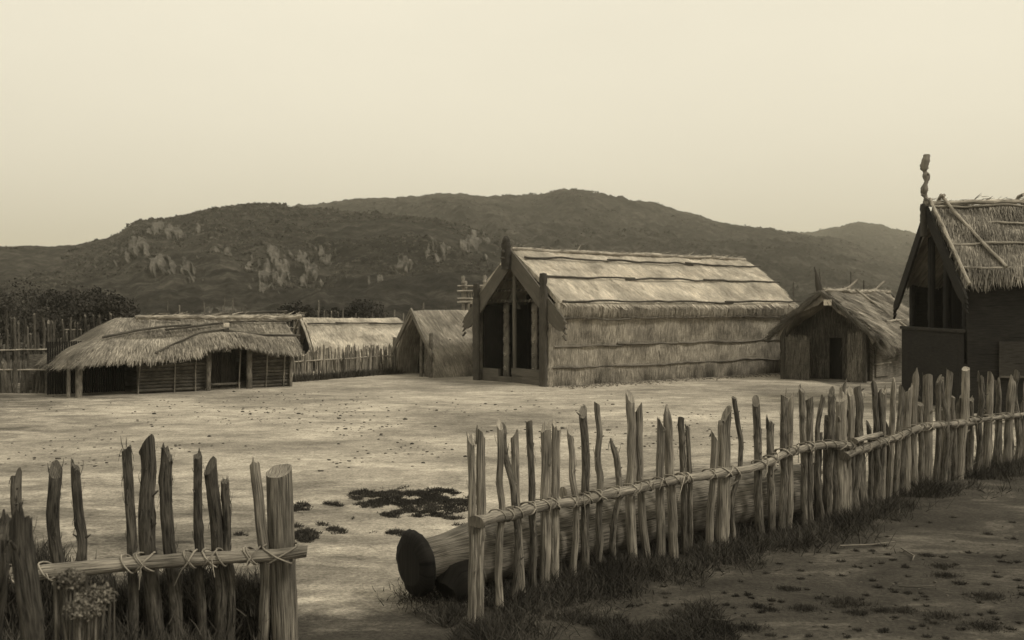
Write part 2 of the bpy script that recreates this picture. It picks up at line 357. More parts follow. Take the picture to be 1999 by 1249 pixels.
# rock outcrops on the near hill
outs = [(525, 525, 60, 85, 'tall cracked pale rock outcrop, left of the largest two on the hillside'), (615, 520, 60, 80, 'broad pale rock outcrop at the middle of the near hillside'),
        (345, 520, 75, 45, 'wide dull rock outcrop low on the left slope'), (262, 485, 45, 40, 'grey rock face under the left end of the bluff'),
        (315, 447, 110, 22, 'long flat bluff of rock along the left crest'), (368, 462, 16, 32, 'narrow pale slip of bare rock slanting down the left slope'),
        (440, 490, 40, 18, 'small pale rocks between the slanting slip and the tall outcrop'), (785, 515, 34, 36, 'small rock outcrop right of the broad outcrop'), (856, 494, 34, 40, 'pointed pale rock left of the carved gable head'),
        (932, 478, 52, 44, 'cluster of pale rocks just left of the carved gable head'), (735, 545, 30, 18, 'low rocks above the fenced hut'), (520, 405, 40, 8, 'pale bare rock patch on the crest of the left hill'),
        (430, 603, 60, 12, 'low pale rocks just above the long hut roof'), (100, 598, 26, 12, 'small pale rock at the foot of the left slope'), (560, 495, 30, 30, 'rounded rock between the two largest outcrops')]
for (px, py, ww, hh, lab) in outs:
    c0 = on_hill(HA, px, py + hh * 0.55); c1 = on_hill(HA, px, py - hh * 0.55); r0_, r1_ = c0[1], max(c1[1], c0[1] + 3); s_ = c0[1] / F
    rt = root('rock_outcrop', c0[0], c0[1], lab, 'rocks', 'rock outcrops on the near hill', c0[2]); mb = MB()
    nu, nv = int(max(24, ww * 1.1)), 40
    U_, V_ = np.meshgrid(np.linspace(-1, 1, nu), np.linspace(-1, 1, nv)); PX = px + U_ * ww * 0.72; RR = r0_ + (r1_ - r0_) * (V_ + 1) / 2
    Zb = hill_h(HA, PX, RR); xm = PX * s_ * 1.0; k = px * 1.37
    VV = V_ * hh * 0.55; cell = fbm(PX / 12 + k, VV / 15 + k, 61, 5, 0.6); ridge_ = 0.42 - np.abs(fbm(PX / 5 + k, VV / 9 + k, 62, 4)) * 1.5
    env = 0.55 - (U_ ** 2 * 1.0 + V_ ** 2 * 0.9) + 2.2 * cell
    hgt = np.clip(env, -0.3, 0.45) * 2.0 + 0.8 * ridge_ * np.clip(env + 0.2, 0, 0.6)
    amp = min(ww, 40, hh * 1.2) * s_ * 0.42; st = np.floor(hgt * 3.5 + 0.4 * cell) / 3.5; hgt = 0.5 * hgt + 0.5 * st
    Pp = np.stack([(PX - 1000) / F * RR + 0.1 * amp * cell, RR - hgt * amp * 1.3, Zb - 0.22 * amp + hgt * amp * 0.55], -1)
    i = np.arange(nv - 1)[:, None] * nu + np.arange(nu - 1)[None]
    mb.add(Pp, np.stack([i, i + 1, i + nu + 1, i + nu], -1).reshape(-1, 4), None, None, (0.85 + 0.9 * cell).ravel().clip(0.4, 1.4))
    mb.build('rock', M['rock'], rt)
# scrubland between village and hills
mb = MB(); n = 6500
y = rng.uniform(54, 150, n) ** 1.0; x = rng.uniform(-0.62, 0.62, n) * y
keep = fbm(x / 9, y / 9, 77, 3) > -0.12; x = x[keep]; y = y[keep]; s = rng.uniform(0.25, 0.6, len(x)) * np.interp(y, [54, 100, 150], [0.8, 1.0, 1.4])
K = 26; off = norm(rng.normal(size=(len(x), K, 3))) * rng.uniform(0.3, 1, (len(x), K, 1)) * s[:, None, None]; off[..., 2] = np.abs(off[..., 2]) * 1.0
C = np.stack([x, y, np.where(y > 100, 0.3, 0)], -1)[:, None] + off
leaves(mb, C.reshape(-1, 3), np.repeat(s * 0.3, K), np.repeat(rng.uniform(0.6, 1.4, len(x)), K))
tag(mb.build('scrub', M['foliage']), 'dark scrub on the flat between the huts and the hill', 'scrub', kind='stuff')

# ------------------------------------------------------------------ trees behind the village
def tree(x, y, h, cr, lab, grp='dark trees behind the village'):
    rt = root('bushy_tree', x, y, lab, 'tree', grp); mt = MB()
    tube(mt, wob((x, y, -0.2), (x + rng.uniform(-.3, .3), y, h * 0.7), 7, 0.12), np.linspace(0.035 * h, 0.012 * h, 7), 7)
    tips = []
    for k in range(6):
        a = rng.uniform(0, 6.28); z0 = h * rng.uniform(0.2, 0.5); e = np.array([x + math.cos(a) * cr * 0.65, y + math.sin(a) * cr * 0.65, h * rng.uniform(0.45, 0.85)])
        tube(mt, wob((x, y, z0), e, 5, 0.08), np.linspace(0.015 * h, 0.006 * h, 5), 5); tips.append(e)
    mt.build('trunk', M['bark'], rt); mc = MB(); tips.append(np.array([x, y, h * 0.85]))
    for k in range(16): tips.append(np.array([x, y, h * 0.5]) + norm(rng.normal(size=3)) * np.array([cr, cr, h * 0.42]) * rng.uniform(0.5, 0.9))
    for e in tips:
        q = rng.uniform(0.25, 0.45) * cr; n = 300
        P = e + norm(rng.normal(size=(n, 3))) * (rng.uniform(0.2, 1, (n, 1)) ** 0.5) * q
        P = P[P[:, 2] > 0.1]; leaves(mc, P, 0.07 + 0.007 * h, rng.uniform(0.5, 1.6) * rng.uniform(0.7, 1.3, len(P)))
    mc.build('crown', M['foliage'], rt)
for a in [(100, 58, 3.7, 2.6, 'tallest dark tree behind the left palisade'), (185, 62, 4.0, 2.2, 'broad dark tree rising behind the left end of the long hut'), (215, 56, 3.6, 1.8, 'small dark tree touching the hipped end of the long hut'),
          (40, 66, 3.9, 3.2, 'leftmost dark tree beyond the palisade'), (700, 72, 3.2, 2.2, 'low round bush behind the middle of the fenced hut'), (655, 75, 2.8, 1.8, 'smaller bush left of the round one behind the fenced hut'),
          (1712, 66, 3.9, 0.9, 'small dark tree left of the tall carved house'), (1738, 67, 4.0, 0.9, 'small dark tree half hidden by the tall carved house'), (575, 66, 3.0, 1.7, 'dark bush seen between the long hut and the fenced hut')]:
    tree((a[0] - 1000) * a[1] / F, a[1], a[2], a[3], a[4])

# ------------------------------------------------------------------ thatch
def thatch(mb, curves, center, thick=0.14, rows=22, cols=60, nb=8000, bl=(0.25, 0.5), bw=(0.012, 0.03), lift=0.06, skew=0.0, und=0.03, fringe=300, frl=(0.12, 0.35), rot=0.0, tj=(0.62, 1.2), matched=False):
    """thatch skin over a set of curves from ridge to foot, with real straws on it and a ragged hem"""
    cs = []
    for c in curves:
        c = np.array(c, float)
        if matched: cs.append(c); cols = len(c); continue
        L = np.concatenate([[0], np.cumsum(np.linalg.norm(np.diff(c, axis=0), axis=1))]); u = np.linspace(0, L[-1], cols)
        cs.append(np.stack([np.interp(u, L, c[:, k]) for k in range(3)], 1))
    cs = np.array(cs); pos = np.concatenate([[0], np.cumsum(np.linalg.norm(np.diff(cs[:, cols // 2], axis=0), axis=1))])
    v_ = np.linspace(0, pos[-1], rows); G = np.zeros((rows, cols, 3))
    for r in range(rows):
        k = min(np.searchsorted(pos, v_[r], 'right') - 1, len(cs) - 2); f = (v_[r] - pos[k]) / (pos[k + 1] - pos[k]); G[r] = cs[k] * (1 - f) + cs[k + 1] * f
    Dn = norm(np.gradient(G, axis=0)); Al = norm(np.gradient(G, axis=1)); Nn = norm(np.cross(Al, Dn))
    sg = np.sign(((G - np.array(center)) * Nn).sum(-1)); Nn = Nn * np.sign(sg.mean())
    s0 = rng.uniform(0, 99); ll = np.arange(cols) / cols * np.linalg.norm(cs[0, -1] - cs[0, 0])
    U_ = fbm(ll[None] * 0.9 + s0, v_[:, None] * 0.9 + s0, 8, 4)
    G = G + Nn * (und * 2 * U_)[..., None]
    fl = np.sign(sg.mean()) < 0
    i = np.arange(rows - 1)[:, None] * cols + np.arange(cols - 1)[None]
    q = np.stack([i, i + 1, i + cols + 1, i + cols], -1).reshape(-1, 4)
    uv = np.stack([np.broadcast_to(ll[None] - skew * v_[:, None], (rows, cols)), np.broadcast_to(v_[:, None], (rows, cols))], -1)
    hv = v_ / v_[-1]
    st = 1 - rot * np.clip((hv[:, None] - 0.80) * 5 + fbm(ll[None] * 3 + s0, hv[:, None] * 1.2, 4, 3) * 1.3, 0, 1) * (hv[:, None] > 0.72)
    mb.add(G, q, None, uv, (st * 0.82).ravel())
    G2 = G - Nn * thick; mb.add(G2, q[:, ::-1], None, uv, 0.6)
    for (a, b2) in ((G[0], G2[0]), (G[-1], G2[-1]), (G[:, 0], G2[:, 0]), (G[:, -1], G2[:, -1])):
        n = len(a); k = np.arange(n - 1); mb.add(np.concatenate([a, b2]), np.stack([k, k + 1, k + 1 + n, k + n], 1), None, None, 0.7)
    # straws
    def samp(A, rr, c2):
        r0 = np.clip(rr.astype(int), 0, rows - 2); c0 = np.clip(c2.astype(int), 0, cols - 2); fr = (rr - r0)[:, None]; fc = (c2 - c0)[:, None]
        return (A[r0, c0] * (1 - fc) + A[r0, c0 + 1] * fc) * (1 - fr) + (A[r0 + 1, c0] * (1 - fc) + A[r0 + 1, c0 + 1] * fc) * fr
    rr = rng.uniform(-0.2, rows - 1.6, nb).clip(0); c2 = rng.uniform(0, cols - 1, nb)
    P = samp(G, rr, c2); D = norm(samp(Dn, rr, c2) + samp(Al, rr, c2) * (skew + rng.normal(0, 0.11, nb)[:, None]) + samp(Nn, rr, c2) * rng.uniform(0, lift * 2, nb)[:, None])
    NN = norm(samp(Nn, rr, c2)); pt = fbm(c2 * 0.15 + s0, rr * 0.2, 6, 3)
    stb = samp(np.repeat(st[..., None], 3, -1), rr, c2)[:, 0]
    blades(mb, P + NN * 0.006, D, rng.uniform(*bw, nb), rng.uniform(*bl, nb), NN, (rng.uniform(*tj, nb) * (1 + 0.5 * pt) * stb), 0.05)
    if fringe:
        for (edge, inv) in ((-1, 1.0),):
            c2 = rng.uniform(0, cols - 1, fringe * 2); rr = np.full(len(c2), rows - 1.001) - rng.uniform(0, 0.8, len(c2))
            P = samp(G, rr, c2) - samp(Nn, rr, c2) * rng.uniform(0, thick, len(c2))[:, None]
            D = norm(samp(Dn, rr, c2) + samp(Al, rr, c2) * rng.normal(0, 0.15, len(c2))[:, None] + np.array([0, 0, -0.3]))
            cl = 0.6 + 1.1 * np.clip(0.5 + fbm(c2 * 0.5, c2 * 0, 2, 3), 0, 1)
            blades(mb, P, D, rng.uniform(0.015, 0.04, len(c2)), rng.uniform(*frl, len(c2)) * cl, norm(samp(Nn, rr, c2)), rng.uniform(0.5, 1.1, len(c2)), 0.02, 0.15)
    return G, Nn
class Loc:
    """local frame of a hut: s runs back along the ridge, t across it, z up"""
    def __init__(s, O, u): s.O = np.array([O[0], O[1], 0.0]); u = norm(np.array([u[0], u[1], 0.0])); s.u = u; s.v = np.array([u[1], -u[0], 0.0]); s.z = np.array([0, 0, 1.0])
    def p(s, a, b_, c): return s.O + s.u * a + s.v * b_ + s.z * c
    def box(s, mb, s0, s1, t0, t1, z0, z1, tint=1.0): box(mb, s.p(s0, t0, z0), s.u * (s1 - s0), s.v * (t1 - t0), s.z * (z1 - z0), tint=tint)
def rods(L, prof, side, s0, s1, rt, mat='rod', rad=0.028, pieces=3, amp=0.03, tl=None):
    for (t_, z_) in prof:
        mb = MB(); cuts = np.linspace(s0, s1, pieces + 1)
        for k in range(pieces):
            a = cuts[k] - (0.25 if k else 0); b_ = cuts[k + 1] + 0.2
            p = wob(L.p(a, side * (t_ + 0.03), z_ + 0.03 + rng.uniform(-.02, .02)), L.p(b_, side * (t_ + 0.04), z_ + rng.uniform(-.02, .04)), 26, amp)
            tube(mb, p, np.linspace(rad, rad * 0.7, 26), 7, 0.12)
        mb.build('batten', M[mat], rt, True)
def ridge_roll(L, s0, s1, z, rt, mat='thatch_old', rad=0.10, n=900):
    mb = MB(); p = wob(L.p(s0, 0, z), L.p(s1, 0, z), 30, 0.025); tube(mb, p, rad, 9, 0.15, 0.05)
    k = rng.uniform(0, 1, n); P = p[(k * 29).astype(int)] + rng.normal(0, rad * 0.6, (n, 3)); D = norm(L.u * 1.0 + rng.normal(0, 0.25, (n, 3)))
    blades(mb, P, D, rng.uniform(0.015, 0.03, n), rng.uniform(0.15, 0.4, n), norm(rng.normal(size=(n, 3))), rng.uniform(0.5, 1.1, n))
    return mb.build('ridge_capping', M[mat], rt)
def barge(L, mat, rt, s, t0, z0, t1, z1, wd, th=0.07, finger=True, name='bargeboard'):
    """a sloping board from the apex (t0,z0) to the foot (t1,z1), width wd measured downwards"""
    mb = MB(); n = 14; sd_ = np.sign(t1)
    for k in range(n):
        a, b_ = k / n, (k + 1) / n
        q = [(t0 + (t1 - t0) * a, z0 + (z1 - z0) * a), (t0 + (t1 - t0) * b_, z0 + (z1 - z0) * b_)]
        wa = wd * np.interp(a, [0, .8, .9, 1], [.9, 1, .9, .55]); wb = wd * np.interp(b_, [0, .8, .9, 1], [.9, 1, .9, .55])
        pts = [L.p(s, q[0][0], q[0][1]), L.p(s, q[1][0], q[1][1]), L.p(s, q[1][0], q[1][1] - wb), L.p(s, q[0][0], q[0][1] - wa)]
        prism(mb, pts, -L.u * th, gdir=pts[1] - pts[0])
    if finger:
        for j in range(4):
            zz = z1 - wd * (0.12 + 0.24 * j); d = norm(L.v * (t1 - t0) + L.z * (z1 - z0))
            p0 = L.p(s - th / 2, t1, zz) - d * 0.1; tube(mb, [p0, p0 + d * (0.16 + 0.05 * (j % 2)), p0 + d * 0.26 + L.z * 0.02], [0.045, 0.04, 0.02], 6)
    return mb.build(name, M[mat], rt)
def reed_wall(mb, L, s, t0, t1, zf, zb=0.0, n=None, rad=0.03, tint=1.0, straw=0):
    wv = rng.uniform(0, 50)
    """upright stems side by side across a gable; zf gives the top"""
    
    if straw:
        m_ = straw; tt = rng.uniform(t0, t1, m_); zt_ = np.array([float(zf(a)) for a in tt]); z_ = zb + 0.1 + rng.uniform(0, 1, m_) * (zt_ - zb - 0.1)
        P = L.p(s, 0, 0) + tt[:, None] * L.v - L.u * (rad + 0.005) + z_[:, None] * L.z; D = norm(-L.z + np.outer(rng.normal(0, 0.10, m_), L.v) - np.outer(rng.uniform(0, 0.10, m_), L.u))
        blades(mb, P, D, rng.uniform(0.012, 0.03, m_), np.minimum(rng.uniform(0.2, 0.6, m_), np.maximum(z_ - zb, 0.03)), np.broadcast_to(-L.u, (m_, 3)), tint * rng.uniform(0.5, 1.7, m_), 0.05)
    n = n or int((t1 - t0) / (rad * 1.7)); ts = np.linspace(t0, t1, n)
    for t_ in ts:
        zt = zf(t_)
        if zt - zb < 0.1: continue
        tube(mb, [L.p(s, t_, zb), L.p(s + rng.uniform(-.01, .01), t_ + rng.uniform(-.01, .01), (zt + zb) / 2), L.p(s, t_, zt)], rad * rng.uniform(0.8, 1.15), 6, 0.05, tint=tint * rng.uniform(0.6, 1.2) * (1 + 0.8 * float(vnoise(np.array([t_ * 2.5 + wv]), np.array([0.5]), 3)[0])))
def sign(L, s, t_, z, w_, h_, rt, side=False, mat='pale'):
    mb = MB()
    if side: box(mb, L.p(s, t_, z), L.u * w_, L.v * 0.02, L.z * h_)
    else: box(mb, L.p(s, t_, z), L.v * w_, L.u * -0.02, L.z * h_)
    return mb.build('notice', M[mat], rt)
def carved_pole(mb, L, s, t_, z0, z1, wd, dp, lumps, tint=1.0):
    """carved upright: stacked swellings, notched"""
    zs = np.linspace(z0, z1, lumps * 4 + 1); r = np.array([1, 0.86, 1.05, 1.0] * lumps + [0.9]) * rng.uniform(0.94, 1.06, len(zs))
    n = 10; th = np.arange(n) / n * 2 * np.pi; sq = lambda x: np.sign(x) * np.abs(x) ** 0.5
    v = np.array([[L.p(s + sq(math.sin(a)) * dp / 2 * rr, t_ + sq(math.cos(a)) * wd / 2 * rr, z) for a in th] for z, rr in zip(zs, r)])
    k = len(zs); i = np.arange(k - 1)[:, None] * n + np.arange(n)[None]; j = np.arange(k - 1)[:, None] * n + (np.arange(n)[None] + 1) % n
    uv = np.stack([np.broadcast_to(th * wd, (k, n)), np.broadcast_to(zs[:, None], (k, n))], -1)
    mb.add(v, np.stack([i + n, j + n, j, i], -1).reshape(-1, 4), None, uv, tint)
    c = v[-1].mean(0) + L.z * 0.03; mb.add(np.concatenate([v[-1], c[None]]), None, [((x + 1) % n, x, n) for x in range(n)], None, tint)
def scroll(mb, L, s, t_, z, r, flip=1, tint=1.0):
    a = np.linspace(0, 9, 26); rr = r * (1 - a / 11); p = [L.p(s, t_ + flip * math.cos(x) * q, z + math.sin(x) * q) for x, q in zip(a, rr)]
    tube(mb, p, r * 0.17, 5, 0, 0, tint=tint)

# ================================================================== MAIN CARVED HOUSE
L = Loc((0, 38), (0.8, 0.6)); Lm = L
rt = root('carved_meeting_house', 0, 38, 'largest thatched house with carved gable and open porch, in the middle of the yard', 'house')
prof = [(0.0, 4.93), (0.75, 4.45), (1.8, 3.72), (2.78, 2.95), (2.78, 2.72), (2.50, 2.38), (2.34, 1.5), (2.26, 0.7), (2.20, 0.0)]
LEN = 13.0
def curve(L, t_, z_, s0, s1, n=14, sg=0.0, jit=0.0):
    return [L.p(a, t_, z_ + sg * math.sin((a - s0) / (s1 - s0) * math.pi)) for a in np.linspace(s0, s1, n)]
for side in (1, -1):
    mb = MB(); cs = [curve(L, side * a, z, 0.02, LEN, sg=-0.05) for a, z in prof[:4]]
    thatch(mb, cs, L.p(6, 0, 1.5), 0.16, 24, 120, 15000 if side > 0 else 5000, (0.25, 0.5), (0.012, 0.028), 0.04, 0.22, 0.035, 0, tj=(0.85, 1.25))
    mb.build('roof', M['thatch'], rt)
    mb = MB(); cs = [curve(L, side * a, z, -0.1, LEN - 0.05) for a, z in prof[3:]]
    thatch(mb, cs, L.p(6, 0, 1.5), 0.14, 24, 120, 17000 if side > 0 else 5000, (0.2, 0.45), (0.010, 0.024), 0.03, 0.0, 0.04, 500, (0.04, 0.1), rot=0.75, tj=(0.75, 1.2))
    mb.build('side_wall', M['thatch_old'], rt)
    if side > 0:
        rods(L, [(0.62, 4.61), (1.62, 3.90), (2.80, 3.00)], side, 0.1, LEN + 0.1, rt, 'rod_dark', 0.046, 3, 0.04)
        rods(L, [(2.58, 2.40), (2.36, 1.40), (2.28, 0.62)], side, 0.1, LEN, rt, 'rod', 0.042, 4, 0.04)
    else: rods(L, [(1.62, 3.87), (2.80, 2.97)], side, 0.1, LEN, rt)
ridge_roll(L, 0.0, LEN, 4.96, rt, rad=0.075)
mb = MB(); zf = lambda t_: np.interp(abs(t_), [a for a, z in prof[:4]] + [2.9], [z - 0.16 for a, z in prof[:4]] + [2.0])
reed_wall(mb, L, LEN - 0.2, -2.5, 2.5, zf, 0, rad=0.05); mb.build('back_wall', M['reed'], rt)
# porch: back wall, ceiling purlins, centre post, side posts
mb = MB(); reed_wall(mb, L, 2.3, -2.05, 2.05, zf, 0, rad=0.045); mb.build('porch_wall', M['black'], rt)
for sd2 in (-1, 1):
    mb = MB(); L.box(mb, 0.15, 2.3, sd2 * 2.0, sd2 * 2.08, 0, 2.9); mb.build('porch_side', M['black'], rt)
mb = MB(); L.box(mb, 2.16, 2.24, -0.05, 0.62, 0.1, 1.65); mb.build('door', M['black'], rt)
mb = MB()
for a, b_ in ((-0.13, -0.05), (0.62, 0.70)): L.box(mb, 2.1, 2.24, a, b_, 0.1, 1.75)
L.box(mb, 2.08, 2.24, -0.2, 0.78, 1.75, 1.9); mb.build('door_frame', M['carved'], rt)
mb = MB(); L.box(mb, 0.08, 2.3, -1.98, 1.98, 0.0, 0.06); mb.build('porch_floor', M['carved'], rt)
for t_ in (-1.35, 0.42, 1.25):
    mb = MB(); carved_pole(mb, L, 0.75, t_, 0, 2.95, 0.34, 0.12, 7, 0.75); 
    for k in range(5): scroll(mb, L, 0.67, t_, 0.45 + k * 0.55, 0.10, 1 if k % 2 else -1, 1.6)
    mb.build('carved_wall_post', M['wood'], rt)
mb = MB(); tube(mb, [L.p(0.12, 0.02, 0), L.p(0.12, 0.0, 2.4), L.p(0.12, 0, 4.5)], 0.075, 10, 0.03); mb.build('centre_post', M['board'], rt)
for zz in (3.05, 3.45, 3.85):
    mb = MB(); ht = (4.78 - zz) / 0.80
    tube(mb, wob(L.p(0.5, -ht, zz), L.p(0.5, ht, zz), 10, 0.015), 0.05, 8, tint=1.3)
    for k in range(int(ht * 8)):
        a = -ht + 0.12 + k * 0.25; tube(mb, [L.p(0.43, a, zz - 0.06), L.p(0.43, a + 0.09, zz + 0.06)], 0.014, 5, tint=5)
    mb.build('purlin', M['carved'], rt)
for (t_, zz, fl) in ((-0.42, 3.0, 1), (0.34, 3.75, 1), (1.0, 2.98, 1), (0.12, 2.75, -1)):
    mb = MB(); d = norm(np.array([0.35 * fl, 0.9])); 
    pts = [L.p(0.22, t_ - 0.09, zz), L.p(0.22, t_ + 0.09, zz - 0.02), L.p(0.22, t_ + 0.34 * fl + 0.08, zz + 0.62), L.p(0.22, t_ + 0.34 * fl - 0.08, zz + 0.66)]
    prism(mb, pts, L.u * 0.05); 
    rb = mb.build('painted_rafter', M['carved'], rt); mb = MB()
    for k in range(4): scroll(mb, L, 0.20, t_ + 0.34 * fl * (k + .5) / 4, zz + 0.08 + k * 0.155, 0.105 - 0.008 * k, 1 if k % 2 else -1)
    mb.build('scroll_pattern', M['pale'], rb)
# threshold boards
mb = MB(); L.box(mb, -0.03, 0.07, -1.86, -0.82, 0.0, 0.48); mb.build('threshold_board', M['board'], rt)
mb = MB(); L.box(mb, -0.03, 0.07, -0.815, 0.02, 0.0, 0.22); mb.build('threshold_board', M['board'], rt)
mb = MB(); L.box(mb, -0.05, 0.07, 0.025, 1.86, 0.30, 0.56); L.box(mb, -0.03, 0.07, 0.03, 0.62, 0.0, 0.295, 0.8); L.box(mb, -0.03, 0.07, 0.625, 1.86, 0.0, 0.295)
mb.build('threshold_board', M['board'], rt)
for t_, z1 in ((-2.05, 3.72), (2.08, 4.0)):
    mb = MB(); carved_pole(mb, L, -0.18, t_, 0, z1 - 0.55, 0.38, 0.16, 6, 1.2); carved_pole(mb, L, -0.18, t_, z1 - 0.55, z1, 0.30, 0.17, 1, 0.9)
    p_ = mb.build('front_post', M['carved'], rt); mb = MB()
    for k in range(5): blobs(mb, L.p(-0.24, t_ + rng.uniform(-.08, .08), 0.5 + 0.62 * k), (0.022, 0.022, 0.03))
    mb.build('shell_inlay', M['pale'], p_)
barge(L, 'board', rt, -0.06, 0.0, 5.0, 3.15, 2.42, 0.80)
barge(L, 'board', rt, -0.06, 0.0, 4.90, -3.0, 2.38, 0.74)
mb = MB(); prism(mb, [L.p(-0.07, -0.12, 4.72), L.p(-0.07, -0.55, 4.44), L.p(-0.07, -0.55, 4.38), L.p(-0.07, -0.12, 4.60)], -L.u * 0.08); mb.build('bargeboard_cap', M['pale'], rt)
# carved head at the apex
mb = MB(); carved_pole(mb, L, -0.24, -0.05, 4.22, 5.2, 0.40, 0.24, 3, 0.7)
blobs(mb, L.p(-0.24, -0.05, 5.26), (0.15, 0.15, 0.19), lumps=0.15, tint=0.7); blobs(mb, L.p(-0.36, -0.05, 4.85), (0.10, 0.10, 0.09)); blobs(mb, L.p(-0.36, -0.05, 4.62), (0.12, 0.08, 0.05))
hd = mb.build('carved_head', M['carved'], rt); 
for (s_, t_) in ((-0.37, -0.16), (-0.37, 0.06)):
    mb = MB(); a = np.linspace(0, 2 * np.pi, 15); tube(mb, [L.p(s_, t_ + 0.045 * math.cos(x), 5.0 + 0.045 * math.sin(x)) for x in a], 0.016, 6, 0, 0, cap=False)
    blobs(mb, L.p(s_, t_, 5.0), (0.014, 0.014, 0.014)); mb.build('shell_eye', M['pale'], hd)
sign(L, 2.02, 0.80, 1.50, 0.30, 0.30, rt)

# ================================================================== HUT 3 (left of the main house)
L = Loc((-4.05, 42.0), (0.8, 0.6)); rt = root('gabled_thatched_hut', -4.05, 42, 'small steep thatched hut with shadowed porch, immediately left of the carved house', 'hut')
prof = [(0, 2.66), (0.5, 2.12), (1.0, 1.58), (1.32, 1.1), (1.5, 0.5), (1.62, 0.0)]
for side in (1, -1):
    mb = MB(); thatch(mb, [curve(L, side * a, z, 0.0, 4.6, sg=0.02) for a, z in prof], L.p(2.3, 0, 0.5), 0.18, 24, 60, 12000 if side > 0 else 3000, (0.3, 0.7), (0.012, 0.03), 0.07, 0.18, 0.05, 350, (0.04, 0.12), rot=0.4)
    mb.build('roof', M['thatch_old'], rt)
    mb = MB(); prism(mb, [L.p(-0.06, 0, 2.78), L.p(-0.06, side * 1.62, 0.98), L.p(-0.06, side * 1.55, 0.80), L.p(-0.06, 0, 2.50)], -L.u * 0.07, tint=1.25)
    mb.build('bargeboard', M['reed'], rt)
zf3 = lambda t_: np.interp(abs(t_), [a for a, z in prof], [z - 0.2 for a, z in prof])
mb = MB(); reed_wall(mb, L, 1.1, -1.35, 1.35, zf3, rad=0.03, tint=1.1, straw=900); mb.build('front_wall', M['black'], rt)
mb = MB()
for z in (0.35, 0.75, 1.15, 1.5): tube(mb, wob(L.p(1.04, -1.2, z), L.p(1.04, 1.2, z), 8, 0.02), 0.018, 6)
for t_ in (-0.6, 0, 0.6): tube(mb, [L.p(1.05, t_, 0), L.p(1.05, t_, 1.7)], 0.022, 6)
mb.build('lattice', M['reed'], rt)
mb = MB(); reed_wall(mb, L, 0.12, 0.72, 1.32, lambda t_: 1.4, rad=0.025, tint=1.3, straw=500); mb.build('porch_screen', M['reed'], rt)
for t_, h_ in ((-1.42, 1.55), (0.68, 1.6), (1.42, 1.75)):
    mb = MB(); tube(mb, wob(L.p(-0.05, t_, -0.1), L.p(-0.05, t_, h_), 8, 0.03), 0.07, 8, 0.1); mb.build('porch_post', M['bark'], rt)
mb = MB(); reed_wall(mb, L, 4.5, -1.4, 1.4, zf3, rad=0.05); mb.build('back_wall', M['reed'], rt)

# ================================================================== HUT 2 (behind the low fence)
L = Loc((-9.75, 47.0), (0.905, 0.425)); rt = root('fenced_thatched_hut', -9.75, 47, 'low pale thatched hut standing behind the small picket fence', 'hut')
prof = [(0, 2.32), (0.5, 2.05), (1.2, 1.62), (1.9, 1.1), (2.15, 0.75)]
for side in (1, -1):
    mb = MB(); thatch(mb, [curve(L, side * a, z, 0.15, 4.7 + 0.12 * k, sg=-0.03) for k, (a, z) in enumerate(prof)], L.p(2.3, 0, 0.2), 0.16, 20, 60, 9000 if side > 0 else 2500, (0.2, 0.5), (0.012, 0.03), 0.05, 0.1, 0.04, 500, (0.1, 0.3))
    mb.build('roof', M['thatch'], rt)
    mb = MB(); tube(mb, [L.p(0.02, side * a, z + 0.02) for a, z in prof], 0.06, 8, 0.1, tint=1.2); mb.build('bargeboard', M['wood'], rt)
    mb = MB(); L.box(mb, 0.3, 4.5, side * 1.65, side * 1.75, 0, 1.1); mb.build('side_wall', M['reed'], rt)
rods(L, [(0.62, 2.03)], 1, 0.2, 4.9, rt, 'rod_dark', 0.04)
mb = MB(); reed_wall(mb, L, 0.6, -1.7, 1.7, lambda t_: np.interp(abs(t_), [a for a, z in prof], [z - 0.2 for a, z in prof]), rad=0.05); mb.build('front_wall', M['black'], rt)
mb = MB(); reed_wall(mb, L, 4.5, -1.7, 1.7, lambda t_: np.interp(abs(t_), [a for a, z in prof], [z - 0.2 for a, z in prof]), rad=0.05); mb.build('back_wall', M['reed'], rt)
mb = MB(); tube(mb, [L.p(0.0, 0.1, 0), L.p(0.0, 0, 2.5)], 0.06, 8); mb.build('gable_post', M['bark'], rt)

# ================================================================== HUT 1 (long, hipped, at the left)
u1 = np.array([0.8, 0.6]); L = Loc((-13.6, 32.0), u1)     # t = -n : t positive is towards the camera
rt = root('long_thatched_hut', -13.6, 32, 'long low hut with sagging hipped thatch and slab walls, at the left', 'hut')
def P1(s_, n_, z): return L.p(s_, -n_, z)
eave = []; ridge = []; midc = []
fr = [(7.35, -0.5, 1.30), (6.9, -0.5, 1.30), (6.2, -0.5, 1.32), (5.8, -0.5, 1.45), (5.3, -0.5, 1.56), (4.6, -0.5, 1.58), (4.1, -0.5, 1.50), (3.6, -0.5, 1.28), (3.0, -0.5, 1.22), (2.2, -0.5, 1.14), (1.4, -0.5, 1.13), (0.7, -0.48, 1.13), (0.25, -0.38, 1.10), (-0.1, -0.1, 1.05), (-0.35, 0.6, 1.0), (-0.4, 1.9, 1.02), (-0.3, 3.1, 1.05), (0.1, 4.1, 1.1), (0.6, 4.3, 1.2), (2, 4.3, 1.2), (5, 4.3, 1.25), (7.55, 4.3, 1.3)]
